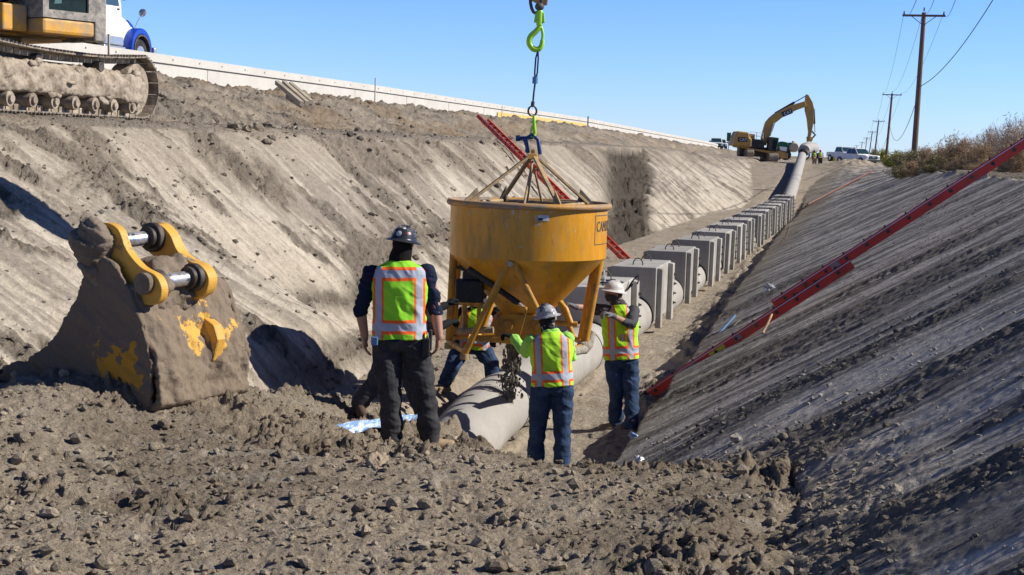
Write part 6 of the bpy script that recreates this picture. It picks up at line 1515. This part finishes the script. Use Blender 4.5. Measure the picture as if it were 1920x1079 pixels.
p4_, *_ = person('person in lime vest and blue jeans behind the left hopper frame', 16.5, (880, 730),
    dict(head=(900, 552, -.05), neck=(898, 578, 0), pel=(886, 650, .05), shL=(867, 588, 0), shR=(930, 586, 0), elL=(853, 618, .05), wrL=(857, 642, -.2), haL=(860, 655, -.25), elR=(941, 614, -.05), wrR=(934, 636, -.3), haR=(924, 640, -.4), hiL=(866, 654, .1), hiR=(902, 654, .1), knL=(848, 688, -.1), knR=(921, 680, -.05), anL=(833, 725, 0), anR=(930, 712, 0)),
    -80, M['blacksl'], M['jblue'], M['boot'], M['hatd'], True, skin=M['skin2'], gloves=M['glove'], sleeve=.6, girth=1.08, band='v', headcover='gaiter', look=-75, footdir=((-.6, -.6), (1, -.25)), armgrip=(.9, .9))
p5_, *_ = person('person mostly hidden behind the man in black jeans, leaning to grip the hopper leg', 13.6, (735, 790),
    dict(head=(770, 545, 0), neck=(765, 570, 0), pel=(742, 664, 0), shL=(738, 592, .1), shR=(788, 592, -.1), elL=(800, 590, .55), wrL=(836, 573, .85), haL=(850, 561, .9), elR=(812, 618, .25), wrR=(842, 606, .6), haR=(856, 600, .7), hiL=(726, 676), hiR=(760, 676), knL=(700, 720, .0), knR=(776, 728, 0), anL=(674, 765, 0), anR=(790, 785, 0)),
    10, M['blacksl'], M['jgrey'], M['bootd'], M['hatd'], True, gloves=M['glove'], sleeve=.97, girth=1.08, band='v', headcover='gaiter', look=10, footdir=((.2, -.8), (.6, -.6)), armgrip=(.9, .9))
for k, (px, h_, lab, tm, hm_) in enumerate(((1527, 283, 'far worker in yellow vest, left of the pair by the climbing pipe', 'charcoal', 'hatd'), (1538, 282, 'far worker in red cap, right of the pair by the climbing pipe', 'blacksl', 'redp'))):
    D_ = 122; g_ = 313; f_ = lambda a, b, c=0: (px+a, g_-b*(g_-h_)/30.0, c)
    person(lab, D_, (px, g_), dict(head=f_(0, 28), neck=f_(0, 25.5), pel=f_(0, 16), shL=f_(-4, 24.3), shR=f_(4, 24.3), elL=f_(-5, 19.5), wrL=f_(-4.5, 15.5), elR=f_(5, 19.5), wrR=f_(4.5, 15.5), hiL=f_(-2, 15), hiR=f_(2, 15), knL=f_(-2.3, 8), knR=f_(2.3, 8), anL=f_(-2.4, 1.5), anR=f_(2.4, 1.5)), -60+k*150, M[tm], M['jblack'] if k else M['boot'], M['bootd'], M[hm_], True, vox=.026, group='workers standing far off')
# small things worn by the man in front
def worn(o, q0, size, m, name):
    W = dep(*q0)-Vector(p1_.location); c_, s_ = math.cos(YAW), math.sin(YAW); mb = MB(); mb.box((W.x*c_+W.y*s_, -W.x*s_+W.y*c_, W.z), size); return mb.build(name, m, p1_, False, None, .008)
worn(None, (799, 652, 11.30), (.06, .05, .15), M['black'], 'radio_holster'); worn(None, (807, 638, 11.32), (.028, .03, .17), M['charcoal'], 'radio')
worn(None, (702, 640, 11.20), (.055, .02, .07), M['tagblue'], 'back_pocket_cloth')

# ------------------------------------------------------------------ small things on the ground
M['sheet'] = paint('blue_sheet', (0.16, 0.30, 0.58), 0.35, dirt=(0.55, 0.62, 0.70), dirt_amt=0.45, dscale=9, bump=0.3, dirt_hard=0.05, stretch=(4, 0.8, 1), spec=0.6)
def draped(name, A, B, wd, m, seed, label, cat, nl=60, nw=14):
    vs = []; fs = []; r = np.random.RandomState(seed)
    A = Vector(A); B = Vector(B); d = B-A; n = Vector((-d.y, d.x, 0)).normalized()
    for i in range(nl+1):
        t = i/nl; 
        for k in range(nw+1):
            s = k/nw-.5; ww = wd*(0.75+0.35*math.sin(t*5+1))*(1-0.6*max(0, t-.85)/.15)
            p = A+d*t+n*(s*ww+0.05*math.sin(t*7)); h = .05+.022*math.sin(s*19+2*math.sin(t*4))+.02*float(fbm(np.array([t*9.]), np.array([s*5.]), 3, seed)[0])
            vs.append((p.x-A.x, p.y-A.y, gz(p.x, p.y)+h-A.z))
    for i in range(nl):
        for k in range(nw): a = i*(nw+1)+k; fs.append((a, a+1, a+nw+2, a+nw+1))
    mb = MB(); mb.add(vs, fs); o = mb.build(name, m, None, True); o.location = A; so_ = o.modifiers.new('thickness', 'SOLIDIFY'); so_.thickness = .004
    return tag(o, label, cat)
draped('plastic_sheet', (-4.22, 10.95, 0.9), (-4.02, 12.7, 0.7), .26, M['sheet'], 3, 'long crumpled blue and white plastic sheet on the dirt behind the man in black jeans', 'plastic sheet')
# bottle and webbing on the nearest block
bp_ = Vector((PX+0.12, 21.35, 1.25))
M['clear'] = paint('clear_plastic', (0.75, 0.80, 0.85), 0.1, spec=.8, bump=0); M['clear'].node_tree.nodes['Principled BSDF'].inputs['Transmission Weight'].default_value = .7
t = thing('water_bottle', bp_, 0, 'clear water bottle standing on the nearest concrete block', 'bottle')
mb = MB(); mb.lathe([(0, 0), (.034, 0), (.034, .13), (.03, .15), (.013, .18), (.013, .195)], seg=20); mb.build('bottle_body', M['clear'], t, True)
mb = MB(); mb.cyl((0, 0, .195), (0, 0, .215), .016, 14); mb.build('cap', M['white'], t)
r = np.random.RandomState(2); mb = MB(); P = [(r.normal(0, .09), r.normal(0, .14), .02+.05*r.rand()) for _ in range(26)]
mb.tube(catmull(P, 4), .011, 6); o = mb.build('webbing_tangle', M['black'], None, True); o.location = Vector((PX+0.26, 21.5, 1.25)); tag(o, 'tangle of dark webbing and cord on the nearest concrete block', 'webbing')
mb = MB(); mb.tube(catmull([Vector((0, 0, .02))+Vector((.06*math.cos(a)*(1+.1*k), .3*math.sin(a), .12+.1*math.sin(a*1.3))) for k, a in enumerate(np.linspace(0, 5, 9))], 4), .012, 6); o = mb.build('cable_coil', M['black'], None, True); o.location = Vector((PX+.5, 21.9, 1.1)); tag(o, 'loop of black cable standing up behind the white hard hat', 'cable')
def crumple(name, px, py, s, m, label, cat, seed=0, flat=.6):
    d_ = ray(px, py); lo, hi_ = 3.0, 90.0
    tt = lo
    while tt < hi_:
        p = Vector((d_[0]*tt, d_[1]*tt, CAMH+d_[2]*tt))
        if gz(p.x, p.y) > p.z: break
        tt += .05
    mb = MB(); mb.ball((0, 0, s*flat*.6), (s, s*.7, s*flat), 22, 14); o = mb.build(name, m, None, True); lumpy(o, s*.7, 2.2/s, seed); o.location = p; o.rotation_euler = (0, 0, seed*1.3); return tag(o, label, cat)
crumple('plastic_wrapper', 1443, 546, .12, M['clear'], 'crumpled clear plastic wrapper on the right slope above the ladder', 'wrapper', 1)
crumple('plastic_bag', 1188, 822, .055, M['tagblue'] if False else M['sheet'], 'small pale blue plastic cup at the foot of the right slope', 'cup', 2)
crumple('crumpled_can', 1198, 868, .05, M['alu'], 'shiny crumpled foil on top of the loose soil heap', 'foil', 3)
M['soilrock'] = paint('dry_soil_lump', (0.36, 0.285, 0.20), .95, var=.2, bump=1.0, bscale=18)
crumple('soil_lump', 708, 880, .085, M['soilrock'], 'large rounded lump of soil below the man in black jeans', 'soil lump', 4, .6)
crumple('rock', 1393, 1010-60, .05, M['barrier'], 'small pale stone on the soil at the bottom right', 'stone', 5)
crumple('rock', 852, 470+355, .035, M['plank'], 'small pale stone beside the pipe mouth', 'stone', 6)
def stick(px0, py0, px1, py1, dd_, r_, m, label, cat, name='rebar_stake', lift=0):
    a = dep(px0, py0, dd_); b = dep(px1, py1, dd_+.3); mb = MB(); mb.tube([Vector((0, 0, 0)), (b-a)*.5+Vector((.01, 0, .01)), b-a], r_, 8); o = mb.build(name, m, None, True); o.location = a; return tag(o, label, cat)
stick(1452, 478, 1470, 447, 42, .02, M['dsteel'], 'thin steel bar leaning at the toe of the right slope, lower of two', 'steel bar')
stick(1467, 462, 1479, 425, 45, .018, M['wood'], 'thin upright stick at the toe of the right slope, upper of two', 'stick', 'wooden_stick')
stick(1335, 640, 1378, 592, 21, .02, M['tagblue'], 'blue bar lying at the toe of the right slope beside the ladder', 'bar', 'blue_bar')
stick(1345, 640, 1388, 602, 20.8, .018, M['plank'], 'pale wooden stick beside the blue bar at the slope toe', 'stick', 'wooden_stick')
stick(1430, 625, 1447, 590, 15.8, .014, M['bail'], 'short pale stick under the red ladder', 'stick', 'wooden_stick')
